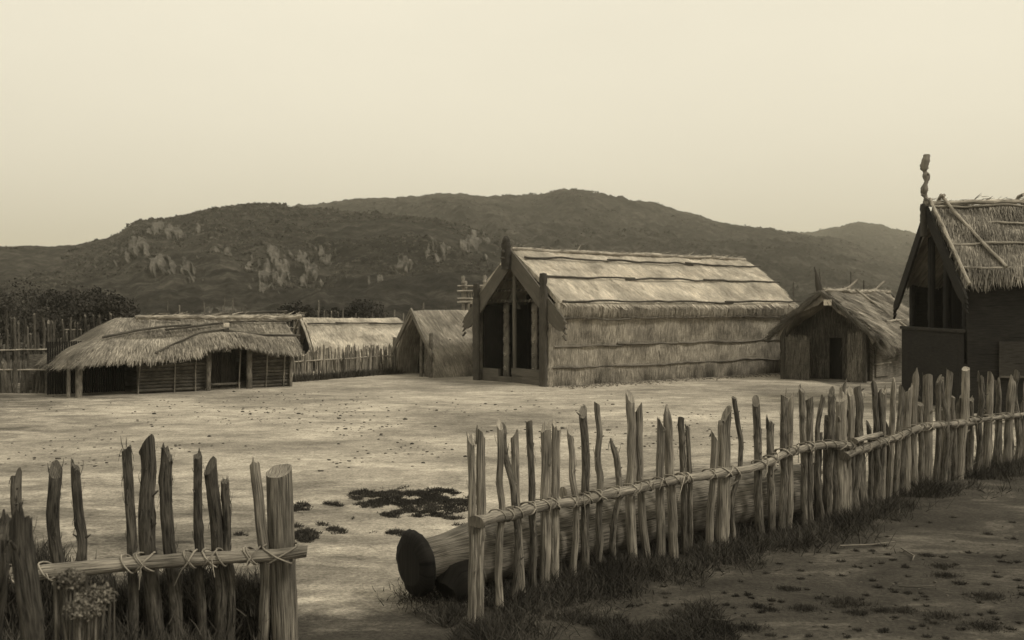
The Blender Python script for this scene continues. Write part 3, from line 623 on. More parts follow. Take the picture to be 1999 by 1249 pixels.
rd = [(7.65, 1.9, 2.56), (7.2, 1.9, 2.55), (6.5, 1.9, 2.54), (6.0, 1.9, 2.53), (5.5, 1.9, 2.51), (4.8, 1.9, 2.48), (4.4, 1.9, 2.46), (3.9, 1.9, 2.43), (3.4, 1.9, 2.42), (3.0, 1.9, 2.42), (2.4, 1.9, 2.43), (2.0, 1.88, 2.43), (1.85, 1.85, 2.43), (1.8, 1.86, 2.43), (1.76, 1.88, 2.43), (1.75, 1.9, 2.43), (1.76, 1.92, 2.43), (1.8, 1.94, 2.43), (2.6, 1.9, 2.43), (3.2, 1.9, 2.43), (5.4, 1.9, 2.5), (7.85, 1.9, 2.56)]
E = np.array([P1(*a) for a in fr]); Rr = np.array([P1(*a) for a in rd])
mid1 = Rr * 0.55 + E * 0.45 + np.array([0, 0, 0.06]); m2 = Rr * 0.25 + E * 0.75 + np.array([0, 0, 0.10])
mb = MB()
def resamp(c, idx): 
    f = np.linspace(0, len(c) - 1, idx); return np.stack([np.interp(f, np.arange(len(c)), c[:, k]) for k in range(3)], 1)
C4 = [resamp(c, 150) for c in (Rr, mid1, m2, E)]
thatch(mb, C4, P1(3.7, 1.9, 0.6), 0.15, 26, 150, 22000, (0.25, 0.6), (0.012, 0.03), 0.06, 0.08, 0.06, 1500, (0.04, 0.17), tj=(0.45, 1.15), matched=True)
mb.build('roof', M['thatch_old'], rt)
ridge_roll(L, 1.8, 7.6, 2.47, rt, 'thatch_old', 0.07, 700)
def along(row_pts, rad=0.04, mat='rod_dark'):
    mb = MB(); p = np.array(row_pts); u = np.linspace(0, len(p) - 1, 40)
    q = np.stack([np.interp(u, np.arange(len(p)), p[:, k]) for k in range(3)], 1); q[:, 2] += 0.03 * fbm(u * 0.3, u * 0 + rng.uniform(0, 50), 3, 3)
    tube(mb, q, rad, 7, 0.12); mb.build('batten', M[mat], rt, True)
def on_roof(s_, f, up=0.11):
    """point on the front slope, f = 0 ridge .. 1 eave"""
    e = np.array([a for a in fr[:14]])[::-1]; z_e = np.interp(s_, e[:, 0], e[:, 2]); zr = np.interp(s_, [2.3, 7.85], [2.43, 2.56])
    n_ = 1.9 - 2.4 * f; z = zr * (1 - f) + z_e * f + 0.12 * math.sin(f * 3.1) + up
    return P1(s_, n_, z)
along([on_roof(s_, f) for s_, f in ((0.9, 0.62), (2.0, 0.48), (3.0, 0.42), (3.9, 0.46))])
along([on_roof(s_, f) for s_, f in ((3.0, 0.50), (4.5, 0.52), (5.6, 0.40), (7.7, 0.36))])
along([on_roof(s_, f) for s_, f in ((2.3, 0.97), (3.0, 0.84), (4.0, 0.72), (5.0, 0.70))], 0.035)
along([on_roof(s_, f) for s_, f in ((4.8, 0.72), (6.2, 0.73), (7.6, 0.75))])
along([on_roof(s_, f) for s_, f in ((3.6, 0.10), (5.5, 0.05), (7.9, 0.02))], 0.04)
along([on_roof(s_, f) for s_, f in ((2.3, 0.05), (3.0, 0.18), (3.7, 0.26))], 0.03)
# slab walls with the porch recess, stakes and posts
nW = 0.15
def slabs(s0, s1, n_, ztop):
    mb = MB(); z = 0.02
    while z < ztop:
        hh = rng.uniform(0.10, 0.15); p = wob(P1(s0, n_, z + hh / 2), P1(s1, n_, z + hh / 2), 10, 0.012); tube(mb, p, hh / 2, 8, 0.08, 0.1, tint=rng.uniform(0.55, 1.1)); z += hh * 0.96
    return mb.build('slab_wall', M['bark'], rt)
slabs(1.9, 4.15, nW, 1.25); slabs(5.65, 7.2, nW, 1.35)
mb = MB(); reed_wall(mb, L, 0, 0, 0.01, lambda t_: 0, n=1) if False else None
for k in range(22):
    s_ = 4.2 + k * 0.066; tube(mb, [P1(s_, 1.1, 0), P1(s_, 1.1, 1.9)], 0.034, 6, tint=rng.uniform(0.7, 1.6))
mb.build('door_wall', M['carved'], rt)
mb = MB(); box(mb, P1(4.25, 0.1, 0.16), u1.tolist() + [0] if False else L.u * 1.15, L.v * -0.16, L.z * 0.06); mb.build('door_sill', M['bark'], rt)
mb = MB()
for k in range(34):
    s_ = -0.5 + k * 0.072; tube(mb, [P1(s_, 1.5, 0), P1(s_, 1.5, 1.7)], 0.034, 6, tint=rng.uniform(0.5, 1.0))
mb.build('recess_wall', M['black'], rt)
for s_, h_, r_, n_ in ((-0.25, 1.15, 0.06, -0.05), (0.05, 1.2, 0.11, -0.1), (4.17, 1.6, 0.085, -0.12), (5.62, 1.6, 0.10, -0.1), (7.2, 1.4, 0.06, 0.0)):
    mb = MB(); tube(mb, wob(P1(s_, n_, -0.1), P1(s_, n_, h_), 8, 0.02), r_, 9, 0.08, tint=1.3); mb.build('porch_post', M['bark'], rt)
for s_ in (1.9, 3.05, 3.75, 5.3, 6.3, 6.95):
    mb = MB(); tube(mb, wob(P1(s_, nW - 0.13, -0.1), P1(s_ + 0.05, nW - 0.13, 1.3), 8, 0.02), 0.022, 6, 0.1, tint=1.4); mb.build('stake', M['rod'], rt)
mb = MB(); box(mb, P1(-0.6, 3.8, 0), L.u * 7.7, L.v * 0.1, L.z * 1.2); mb.build('back_wall', M['bark'], rt)
mb = MB(); box(mb, P1(7.2, 0.2, 0), L.u * 0.1, L.v * -3.5, L.z * 1.35); mb.build('end_wall', M['bark'], rt)
c = on_roof(4.9, 0.62, 0.1); mb = MB(); box(mb, c, L.u * 0.20, L.v * -0.015, L.z * 0.14); nb_ = mb.build('notice', M['pale'], rt)
mb = MB(); tube(mb, [c + L.u * 0.1 + L.z * -0.25, c + L.u * 0.1 + L.z * 0.02], 0.015, 6); mb.build('notice_stake', M['wood'], nb_)

# ================================================================== HUT 4 (right, with the open doorway)
L = Loc((11.85, 39.05), (0.6, 0.8)); rt = root('doorway_thatched_hut', 11.85, 39.05, 'shaggy thatched hut with an open black doorway, right of the carved house', 'hut')
prof = [(0, 3.42), (0.65, 2.90), (1.3, 2.36), (1.85, 1.88), (2.08, 1.6)]
for side in (1, -1):
    mb = MB(); cs = [curve(L, side * a, z, -0.15 + 0.02 * k, 8.4) for k, (a, z) in enumerate(prof if side > 0 else prof[:4])]
    thatch(mb, cs, L.p(4, 0, 1), 0.2, 22, 80, 15000 if side > 0 else 4000, (0.3, 0.75), (0.016, 0.045), 0.15, 0.22, 0.15, 1800 if side > 0 else 300, (0.15, 0.5), tj=(0.3, 1.35))
    mb.build('roof', M['thatch_old'], rt)
    mb = MB(); L.box(mb, 0.9, 8.2, side * 1.5, side * 1.6, 0, 2.2); mb.build('side_wall', M['reed'], rt)
    mb = MB(); tube(mb, wob(L.p(-0.2, 0, 3.40), L.p(-0.2, side * (2.0 if side > 0 else 1.8), 1.72 if side > 0 else 1.9), 10, 0.03), 0.10, 8, 0.12); n = 500; k = rng.uniform(0, 1, n)
    P = L.p(-0.2, 0, 3.42) + np.outer(k, L.p(-0.2, side * 2.0, 1.72) - L.p(-0.2, 0, 3.42)) + rng.normal(0, 0.05, (n, 3)); D = norm(L.v * side * 0.8 - L.z * 0.7 - L.u * 0.2 + rng.normal(0, 0.25, (n, 3)))
    blades(mb, P, D, rng.uniform(.015, .03, n), rng.uniform(.2, .5, n), norm(rng.normal(size=(n, 3))), rng.uniform(0.6, 1.2, n)); mb.build('bargeboard', M['thatch_dark'], rt)
ridge_roll(L, 0, 8.3, 3.46, rt, 'thatch_old', 0.08, 900)
for a, b_ in (((3.6, 0.05, 3.55), (4.6, 2.05, 1.82)), ((6.8, 0.0, 3.55), (7.9, 1.8, 2.05)), ((2.6, 1.55, 2.28), (6.2, 1.5, 2.30))):
    mb = MB(); tube(mb, wob(L.p(*a), L.p(*b_), 12, 0.03), 0.045, 7, 0.1, tint=1.3); mb.build('roof_pole', M['wood'], rt)
for a in (3.1, 6.6):
    mb = MB(); tube(mb, [L.p(a - 0.5, -0.35, 3.50), L.p(a, -0.05, 3.60), L.p(a + .35, 0.2, 3.95)], [0.03, 0.06, 0.04], 7, 0.1); mb.build('crossed_ridge_pole', M['wood'], rt)
zf4 = lambda t_: np.interp(abs(t_), [a for a, z in prof], [z - 0.22 for a, z in prof])
mb = MB(); reed_wall(mb, L, 1.0, -1.5, -0.12, zf4, rad=0.026, tint=0.6, straw=900); reed_wall(mb, L, 1.0, 0.42, 1.5, zf4, rad=0.026, tint=0.6, straw=700); reed_wall(mb, L, 1.0, -0.12, 0.42, zf4, 1.62, rad=0.026, tint=0.6, straw=200); mb.build('front_wall', M['reed'], rt)
for z_ in (0.55, 1.05, 1.5):
    mb = MB(); tube(mb, wob(L.p(0.0, -1.5, z_), L.p(0.0, -0.55, z_ + 0.04), 8, 0.02), 0.016, 6, tint=0.8); mb.build('lashing_rod', M['rod'], rt)
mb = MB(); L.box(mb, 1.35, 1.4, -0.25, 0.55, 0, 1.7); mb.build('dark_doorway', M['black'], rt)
mb = MB(); reed_wall(mb, L, 0.05, 0.95, 1.5, lambda t_: 1.9 + rng.uniform(-.08, .08), rad=0.028, straw=500); mb.build('porch_screen', M['reed'], rt)
mb = MB(); reed_wall(mb, L, 0.05, -1.5, -0.55, lambda t_: 1.7 + rng.uniform(-.08, .08), rad=0.028, tint=0.75, straw=900); mb.build('porch_screen', M['reed'], rt)
mb = MB(); carved_pole(mb, L, 0.02, -1.6, -0.05, 2.5, 0.20, 0.16, 5); mb.build('front_post', M['carved'], rt)
mb = MB(); carved_pole(mb, L, 0.02, 1.58, -0.05, 1.9, 0.16, 0.16, 5); mb.build('front_post', M['carved'], rt)
mb = MB(); tube(mb, [L.p(-0.25, -1.85, 1.85), L.p(-0.25, -2.15, 1.45)], [0.09, 0.05], 7); mb.build('bargeboard_end', M['carved'], rt)
mb = MB(); tube(mb, [L.p(-0.1, -0.1, 3.35), L.p(-0.1, -0.12, 3.6), L.p(-0.12, -0.16, 3.8), L.p(-0.12, -0.22, 4.1), L.p(-0.1, -0.30, 4.35)], [0.10, 0.13, 0.10, 0.04, 0.02], 9, 0.15); mb.build('gable_figure', M['carved'], rt)
sign(L, -0.34, 0.16, 2.88, 0.30, 0.22, rt)
mb = MB(); L.box(mb, 1.1, 2.7, 1.62, 1.67, 0.15, 1.25, 1.2); L.box(mb, 1.0, 2.8, 1.62, 1.72, 0.62, 0.67, 2.2); mb.build('side_panel', M['reed'], rt)
mb = MB(); reed_wall(mb, L, 8.1, -1.5, 1.5, zf4, rad=0.05); mb.build('back_wall', M['reed'], rt)

# ================================================================== TALL CARVED HOUSE at the right edge
L = Loc((12.0, 29.5), (0.997, -0.07)); rt = root('tall_carved_house', 12.0, 29.5, 'tall dark carved house with a twisted figure on its gable, at the right edge', 'house')
prof = [(0, 5.70), (1.0, 4.92), (1.8, 4.24), (2.3, 3.80), (2.5, 3.55)]
for side in (1, -1):
    mb = MB(); cs = [curve(L, side * a, z, 0.1, 9.0, sg=0.0) for a, z in prof]
    for c in cs:
        for k, p_ in enumerate(c): p_[2] += 0.012 * k * 0.9
    thatch(mb, cs, L.p(4, 0, 2), 0.2, 24, 100, 14000 if side > 0 else 3000, (0.25, 0.6), (0.012, 0.03), 0.07, -0.25, 0.06, 700 if side > 0 else 200, (0.1, 0.25), tj=(0.25, 0.75))
    mb.build('roof', M['thatch_old'], rt)
    mb = MB(); L.box(mb, 0.2, 8.8, side * 2.3, side * 2.42, 0, 3.6); mb.build('side_wall', M['black'], rt)
rods(L, [(0.10, 5.68), (0.75, 5.14), (1.55, 4.50), (2.3, 3.85)], 1, 0.1, 9, rt, 'wood', 0.045, 3, 0.05)
ridge_roll(L, 0.0, 9, 5.80, rt, 'thatch_old', 0.07, 700)
for a, b_ in (((0.35, -0.15, 5.95), (1.2, 2.4, 3.8)), ((3.4, -0.3, 5.95), (4.2, 2.4, 3.9))):
    mb = MB(); tube(mb, wob(L.p(*a) + np.array([0, 0, .08]), L.p(*b_) + np.array([0, 0, .08]), 12, 0.03), 0.05, 7, 0.1, tint=1.3); mb.build('roof_pole', M['wood'], rt)
for a in (0.35, 2.55):
    mb = MB(); tube(mb, [L.p(a - .1, -0.6, 5.45), L.p(a, -0.1, 5.98), L.p(a + .05, 0.1, 6.02)], 0.05, 7, 0.1); mb.build('crossed_ridge_pole', M['wood'], rt)
zf5 = lambda t_: np.interp(abs(t_), [a for a, z in prof], [z - 0.22 for a, z in prof])
mb = MB(); reed_wall(mb, L, 1.2, -2.28, 2.28, zf5, rad=0.08, tint=0.5); mb.build('porch_wall', M['black'], rt)
mb = MB(); L.box(mb, -0.02, 0.12, -2.45, 2.4, 0.05, 2.13); L.box(mb, -0.06, 0.14, -2.5, 2.45, 2.135, 2.22, 1.5); mb.build('front_panel', M['black'], rt)
mb = MB(); L.box(mb, 0.13, 1.2, -2.4, 2.4, 1.2, 1.3); mb.build('porch_floor', M['black'], rt)
barge(L, 'black', rt, -0.03, 0.0, 5.78, 3.05, 3.15, 0.5); barge(L, 'black', rt, -0.03, 0.0, 5.72, -3.0, 2.95, 0.5)
mb = MB(); tube(mb, wob(L.p(0.02, 0.05, 5.92), L.p(0.1, 2.95, 3.4), 12, 0.03), 0.045, 7, tint=1.3); mb.build('rafter_pole', M['wood'], rt)
for t_ in (-2.2, -0.55, 0.75, 2.2):
    mb = MB(); carved_pole(mb, L, 0.25, t_, 2.2, float(zf5(t_)) - 0.2, 0.32, 0.14, 5, 0.4); mb.build('carved_wall_post', M['black'], rt)
mb = MB(); tube(mb, [L.p(0.12, 0.02, 2.2), L.p(0.12, 0, 5.2)], 0.06, 8, tint=0.6); mb.build('centre_post', M['black'], rt)
mb = MB(); carved_pole(mb, L, -0.14, -0.02, 4.85, 5.78, 0.28, 0.16, 3, 0.8); an = mb.build('apex_panel', M['carved'], rt); mb = MB()
for k in range(9): blobs(mb, L.p(-0.24, -0.10 + 0.16 * (k % 2), 5.02 + k * 0.08), (0.014, 0.014, 0.018))
mb.build('shell_inlay', M['pale'], an)
# the twisted standing figure
mb = MB(); zz = np.linspace(5.72, 7.18, 34); q = (zz - 5.72) / 1.46
rr = 0.085 + 0.028 * np.sin(q * 24) ; rr = np.where(q > 0.70, 0.115, rr); rr = np.where((q > 0.66) & (q < 0.70), 0.065, rr); rr = np.where(q > 0.90, 0.10, rr); rr = np.where((q > 0.885) & (q < 0.91), 0.125, rr); rr = np.where(q > 0.97, 0.105, rr)
path = np.array([L.p(-0.10 + 0.03 * math.sin(a * 14), 0.03 * math.cos(a * 14), z) for a, z in zip(q, zz)]); tube(mb, path, rr, 10, 0.06, 0.15, tint=3.6)
for k, (dz, r_) in enumerate(((0.80, 0.05), (0.74, 0.045))): blobs(mb, L.p(-0.21, 0, 5.72 + 1.46 * dz), (r_, 0.04, 0.03 + 0.02 * (k == 0)), tint=3.0)
for k in range(7): a = k * 0.9; tube(mb, [L.p(-0.1 + 0.11 * math.cos(a + x), 0.11 * math.sin(a + x), 5.75 + k * 0.12 + x * 0.08) for x in np.linspace(0, 2.2, 7)], 0.022, 5, tint=2.5)
mb.build('standing_figure', M['carved'], rt)
sign(L, 1.02, 0.95, 3.25, 0.24, 0.24, rt)
mb = MB(); box(mb, L.p(1.0, 2.44, 1.0), L.u * 2.2, L.v * 0.03, L.z * 0.9, tint=0.6); box(mb, L.p(1.0, 2.44, 0.95), L.u * 2.3, L.v * 0.06, L.z * 0.05, tint=1.6); mb.build('side_panel', M['carved'], rt)
mb = MB(); L.box(mb, 8.7, 8.8, -2.4, 2.4, 0, 4.0); mb.build('back_wall', M['black'], rt)

# ================================================================== watch platform behind
rt = root('carved_platform', -2.9, 60, 'railed timber platform on knobbed posts, beyond the left slope of the carved gable', 'platform')
L = Loc((-2.85, 60.0), (1, 0.0))
for (s_, t_, zt) in ((0, 0, 4.65), (1.25, 0, 4.70), (0.05, -1.6, 4.4), (1.3, -1.6, 4.4)):
    mb = MB(); tube(mb, [L.p(s_, t_, -0.1), L.p(s_, t_, zt - 0.45), L.p(s_, t_, zt - 0.42), L.p(s_, t_, zt - 0.36), L.p(s_, t_, zt - 0.30), L.p(s_, t_, zt - 0.1), L.p(s_, t_, zt)], [0.1, 0.1, 0.13, 0.13, 0.08, 0.13, 0.08], 9, 0.05, tint=1.0); mb.build('carved_post', M['wood'], rt)
for zz in (3.10, 3.30, 3.75, 4.05):
    mb = MB(); tube(mb, wob(L.p(-0.35, 0.12, zz), L.p(2.0, 0.12, zz + 0.03), 8, 0.02), 0.055, 7, 0.1, tint=1.15); mb.build('rail', M['wood'], rt); mb = MB(); tube(mb, wob(L.p(-0.35, -1.7, zz), L.p(2.0, -1.7, zz), 8, 0.02), 0.055, 7, 0.1); mb.build('rail', M['wood'], rt)
mb = MB()
for k in range(13): tube(mb, [L.p(0.05 + k * 0.14, 0.0, 3.3), L.p(0.05 + k * 0.14, 0, 3.78)], 0.05, 6, tint=rng.uniform(0.6, 1.0))
for k in range(11): tube(mb, [L.p(0.05 + k * 0.14, 0.0, 2.0), L.p(0.05 + k * 0.14, 0, 3.1)], 0.035, 6, tint=rng.uniform(0.4, 0.7))
mb.build('slatted_side', M['wood'], rt)
mb = MB(); box(mb, L.p(-0.2, 0.1, 3.14), L.u * 2.0, L.v * -1.8, L.z * 0.1); mb.build('deck', M['wood'], rt)

# ================================================================== pickets, posts, fences
def picket(mb, p0, p1, r, bend=0.03, split=0.0, top='jag', tint=1.0, n=12, res=0.06, stubs=1, taper=0.86, ph=None, smooth=1.0):
    """one weathered fence stake, from p0 in the soil to p1 at its broken top"""
    p0 = np.array(p0, float); p1 = np.array(p1, float); Lh = np.linalg.norm(p1 - p0); k = max(5, int(Lh / res))
    q = np.linspace(0, 1, k); s = rng.uniform(0, 99); d = (p1 - p0) / Lh
    p = p0 + (p1 - p0) * q[:, None]
    bx = bend * (2 * fbm(q * Lh * 1.1 + s, q * 0 + 3, 3, 3) + 1.0 * np.where(q > 0.55, 0, 0)); by = bend * 2 * fbm(q * Lh * 1.1 + s, q * 0 + 8, 3, 3)
    bx -= bx[0] * (1 - q) + bx[-1] * q; p[:, 0] += bx; p[:, 1] += by * 0.7
    th = np.arange(n) / n * 2 * np.pi; ph = rng.uniform(0, 6.28) if ph is None else ph
    sh = 1 + 0.10 * rng.uniform(-1, 1, n)
    if split: 
        c = np.abs(np.cos(th - ph * 0 - 0.2)); sh = sh * (1 - split * (1 - c) ** 1.0)
    gx_ = 0.07 * np.array([fbm(q * Lh * 5 + a * 9.1 + s, q * 0 + a * 5, 5, 3) for a in range(n)]).T * 2
    kn = np.zeros((k, n))
    for _ in range(rng.integers(1, 4)):
        kc = rng.integers(1, k); kt = rng.uniform(0, 6.28); kn += 0.28 * np.exp(-((np.arange(k)[:, None] - kc) ** 2) * (res / r / 1.1) ** 2) * np.clip(np.cos(th[None] - kt), 0, 1) ** 3
    gx_ *= smooth; kn *= smooth; sh = 1 + (sh - 1) * smooth
    rad = r * (1.06 - (1 - taper) * q + 0.05 * fbm(q * Lh * 2 + s, q * 0, 1, 2))
    rr = rad[:, None] * sh[None] * (1 + gx_ + kn)
    v = p[:, None] + np.stack([np.cos(th)[None] * rr, np.sin(th)[None] * rr, 0 * rr], -1)
    t_ = v[-1]
    if top == 'jag':
        t_[:, 2] += r * (1.1 * np.cos(th - ph) + 0.7 * rng.uniform(-1, 1, n)) * rng.uniform(0.5, 1.3)
    elif top == 'slant': t_[:, 2] += r * 1.5 * np.cos(th - ph) + r * 0.12 * rng.uniform(-1, 1, n)
    elif top == 'sawn': t_[:, 2] += r * 0.42 * np.cos(th - ph) + r * 0.06 * rng.uniform(-1, 1, n)
    elif top == 'point': t_[:, :2] = p1[:2] + (t_[:, :2] - p1[:2]) * 0.35; t_[:, 2] += r * 0.8 * np.cos(th - ph); v[-2, :, :2] = p[-2, None, :2] + (v[-2, :, :2] - p[-2, None, :2]) * 0.8
    elif top == 'flat': t_[:, 2] += r * 0.5 * np.cos(th - ph) + r * 0.08 * rng.uniform(-1, 1, n)
    u0 = rng.uniform(0, 30); uv = np.stack([np.broadcast_to(th * r + u0, (k, n)), np.broadcast_to((q * Lh + u0)[:, None], (k, n))], -1)
    th2 = np.concatenate([th, th[:1] + 2 * np.pi])
    i = np.arange(k - 1)[:, None] * (n + 1) + np.arange(n)[None]
    v2 = np.concatenate([v, v[:, :1]], 1); uv2 = np.stack([np.broadcast_to(th2 * r + u0, (k, n + 1)), np.broadcast_to((q * Lh + u0)[:, None], (k, n + 1))], -1)
    side_t = 0.85 + 0.5 * np.array([fbm(q * Lh * 1.4 + a * 0.5 + s, q * 0 + 60, 7, 3) for a in range(n + 1)]).T
    mb.add(v2, np.stack([i, i + 1, i + n + 2, i + n + 1], -1).reshape(-1, 4), None, uv2, (tint * side_t).ravel())
    c = t_.mean(0) + np.array([0, 0, -0.25 * r]); vv = np.concatenate([t_, c[None]])
    mb.add(vv, None, [(x, (x + 1) % n, n) for x in range(n)], vv[:, :2] * 4, tint * 1.5)
    if top == 'jag' and rng.random() < 0.7:           # a splinter left standing
        a = ph; e = p1 + np.array([math.cos(a) * r * 0.7, math.sin(a) * r * 0.5, 0]); tube(mb, [e - d * 0.1, e + d * 0.02, e + d * r * 1.6], [r * 0.35, r * 0.28, r * 0.08], 5, 0.1, tint=tint)
    for _ in range(rng.integers(0, stubs + 1)):       # cut twig stubs and peeling bark
        k0 = rng.integers(k // 4, k - 1); a = rng.uniform(-3.1, 0.2); e = p[k0]; dd = np.array([math.cos(a), math.sin(a) * 0.6, 0.7])
        tube(mb, [e, e + dd * r * 1.25, e + dd * r * rng.uniform(1.6, 2.4)], [r * 0.3, r * 0.22, r * 0.10], 5, 0.1, tint=tint)
    nb2 = int(14 * stubs)
    if nb2:
        k0 = rng.integers(1, k, nb2); a = rng.uniform(0, 6.28, nb2); nn = np.stack([np.cos(a), np.sin(a), 0 * a], 1)
        blades(mb, p[k0] + nn * (rad[k0] * 1.03)[:, None], norm(np.stack([nn[:, 0] * 0.25, nn[:, 1] * 0.25, rng.choice([-1, 1], nb2) * 1.0], 1)), rng.uniform(.006, .014, nb2), rng.uniform(.04, .12, nb2), nn, tint * rng.uniform(0.5, 1.1, nb2), 0.1)
def lashing(mb, c, rail_d, rr, rp, side=-1, loose=True, n=3):
    n = max(1, n - int(rng.integers(0, 3)))
    """vine wound crosswise round the rail (radius rr) and the stake (radius rp) behind it"""
    d = norm(np.array(rail_d, float)); up = np.array([0, 0, 1.0]); back = norm(np.cross(d, up)); back = back if back[1] > 0 else -back
    for k in range(n):
        sg = 1 if k % 2 else -1; o = c + d * rng.uniform(-.5, .5) * rp * 1.2
        a = np.linspace(0, 2 * np.pi, 17); depth = rr + rp
        pts = [o + up * (math.cos(x) * (rr * 1.25)) + back * (-math.sin(x) * (rr * 1.12) if math.sin(x) > 0 else -math.sin(x) * (rr + 2 * rp) * 1.05) + d * (sg * math.cos(x) * rp * 1.15) for x in a]
        tube(mb, np.array(pts) + rng.normal(0, 0.0015, (17, 3)), 0.0075, 5, 0.08, 0, cap=False, tint=rng.uniform(0.6, 1.3))
    if loose and rng.random() < 0.6:
        e = c - back * rr * 1.1; L_ = rng.uniform(0.08, 0.3); sx = rng.choice([-1, 1]) * rng.uniform(0.1, 0.6)
        tube(mb, [e, e - back * 0.02 + d * L_ * sx * 0.5 - up * L_ * rng.uniform(-.4, .5), e + d * L_ * sx - up * L_ * rng.uniform(0.2, 0.9)], [0.007, 0.006, 0.004], 5, 0.08, 0, tint=rng.uniform(0.6, 1.2))

# ---- right foreground fence
PK = [(920, 857, 924, 15, .3, 'jag', 0), (939, 845, 936, 19, .3, 'jag', 0), (976, 829, 978, 13, 0, 'slant', 0), (983, 836, 1000, 13, 0, 'slant', 1), (1005, 852, 1021, 16, 0, 'jag', 0), (1034, 824, 1041, 13, 0, 'flat', 1),
      (1067, 836, 1063, 19, .5, 'jag', 0), (1087, 829, 1080, 17, .5, 'jag', 0), (1114, 842, 1118, 13, 0, 'slant', 0), (1139, 804, 1145, 16, 0, 'slant', 1), (1167, 788, 1171, 13, 0, 'flat', 0), (1193, 860, 1203, 13, 0, 'point', 1),
      (1233, 776, 1239, 18, 0, 'slant', 0), (1247, 795, 1267, 14, 0, 'slant', 0), (1291, 824, 1290, 16, .5, 'slant', 0), (1303, 797, 1319, 18, 0, 'point', 0), (1332, 817, 1341, 13, 0, 'flat', 1), (1343, 832, 1347, 9, .4, 'jag', 1),
      (1397, 852, 1386, 15, 0, 'slant', 0), (1420, 812, 1410, 24, .5, 'slant', 0), (1436, 777, 1433, 9, 0, 'flat', 1), (1478, 784, 1489, 15, 0, 'slant', 1), (1505, 822, 1508, 15, .3, 'jag', 1), (1532, 774, 1528, 14, .2, 'flat', 1),
      (1547, 777, 1543, 13, .4, 'slant', 0), (1568, 760, 1571, 12, 0, 'jag', 1), (1584, 778, 1582, 15, .2, 'flat', 1), (1609, 779, 1604, 10, 0, 'jag', 1), (1628, 766, 1619, 14, .3, 'slant', 1), (1648, 776, 1642, 24, .5, 'jag', 0), (1655, 742, 1659, 8, 0, 'point', 1),
      (1664, 765, 1656, 12, .3, 'slant', 0), (1676, 757, 1674, 14, 0, 'flat', 1), (1683, 765, 1693, 10, 0, 'point', 1), (1708, 750, 1711, 11, 0, 'jag', 1), (1718, 766, 1716, 10, 0, 'slant', 1), (1728, 764, 1724, 14, .3, 'jag', 0), (1749, 741, 1733, 11, 0, 'point', 0),
      (1763, 760, 1749, 12, .3, 'slant', 1), (1775, 761, 1770, 16, .3, 'jag', 0), (1792, 723, 1787, 14, .4, 'point', 0), (1800, 790, 1798, 12, 0, 'flat', 1), (1815, 735, 1809, 20, .2, 'flat', 0), (1834, 739, 1827, 11, .2, 'slant', 1), (1842, 742, 1836, 9, 0, 'slant', 1),
      (1857, 725, 1843, 14, .3, 'flat', 0), (1864, 775, 1862, 10, 0, 'flat', 1), (1887, 720, 1874, 16, .2, 'flat', 0), (1897, 780, 1894, 10, 0, 'jag', 1), (1916, 733, 1905, 12, 0, 'jag', 1), (1940, 735, 1927, 14, .3, 'slant', 0), (1953, 745, 1951, 10, 0, 'jag', 1),
      (1978, 738, 1967, 17, .4, 'point', 0), (1990, 730, 1984, 12, 0, 'slant', 1), (2010, 742, 2005, 13, 0, 'jag', 0), (2030, 728, 2026, 12, 0, 'slant', 1), (2052, 735, 2047, 14, 0, 'flat', 0), (2080, 730, 2072, 11, 0, 'slant', 1), (2105, 722, 2100, 13, 0, 'jag', 0), (2130, 735, 2126, 12, 0, 'slant', 1), (2160, 726, 2154, 13, 0, 'jag', 0)]
rt = root('stake_fence', 4.2, 13.5, 'long fence of broken grey stakes lashed to one rail, running off to the right', 'fence', 'stake fences in the foreground')
rail_pts = [(930, 1020), (1000, 1002), (1070, 984), (1130, 978), (1180, 965), (1235, 955), (1330, 936), (1400, 926), (1460, 914), (1500, 903), (1530, 886), (1580, 872), (1620, 868), (1665, 872)]
rail2 = [(1650, 892), (1690, 874), (1740, 857), (1800, 833), (1850, 830), (1900, 825)]
rail3 = [(1668, 862), (1720, 846)] ; rail4 = [(1890, 822), (1980, 811), (2080, 800), (2170, 795)]
def rp(px, py, off=0.0):
    y = fenceY(px) - off; x = (px - 1000) * y / F; return np.array([x, y, H - (py - HOR) * y / F])
RA = []
def rail(pts, r0, r1, off, tint=1.0, mat='wood', parent=None):
    P = np.array([rp(a, b_, off) for a, b_ in pts]); L_ = np.concatenate([[0], np.cumsum(np.linalg.norm(np.diff(P, axis=0), axis=1))]); k = max(12, int(L_[-1] / 0.06))
    u = np.linspace(0, L_[-1], k); q = np.stack([np.interp(u, L_, P[:, j]) for j in range(3)], 1)
    for _ in range(2): q[1:-1] = (q[:-2] + q[1:-1] * 2 + q[2:]) / 4
    q[:, 2] += 0.010 * 2 * fbm(u * 1.5, u * 0 + 4, 2, 3); mb = MB(); tube(mb, q, np.linspace(r0, r1, k) * (1 + 0.1 * fbm(u * 3, u * 0, 8, 3)) * (1 + 0.16 * np.clip(fbm(u * 6, u * 0 + 5, 9, 2), 0, 1) * 2), 12, 0.09, 0.12, tint=tint * (0.75 + 0.0 * k), tilt0=0.7, tilt1=0.5)
    mb.build('rail', M[mat], parent if parent else rt); return q
for a in ((rail_pts, 0.050, 0.042, 0.10, 1.15), (rail2, 0.05, 0.045, 0.12, 1.0), (rail3, 0.04, 0.035, 0.22, 1.5), (rail4, 0.035, 0.035, 0.13, 1.2)): RA.append(rail(*a[:2], a[2], a[3], a[4]))
allrail = np.concatenate([RA[0], RA[1], RA[3]])
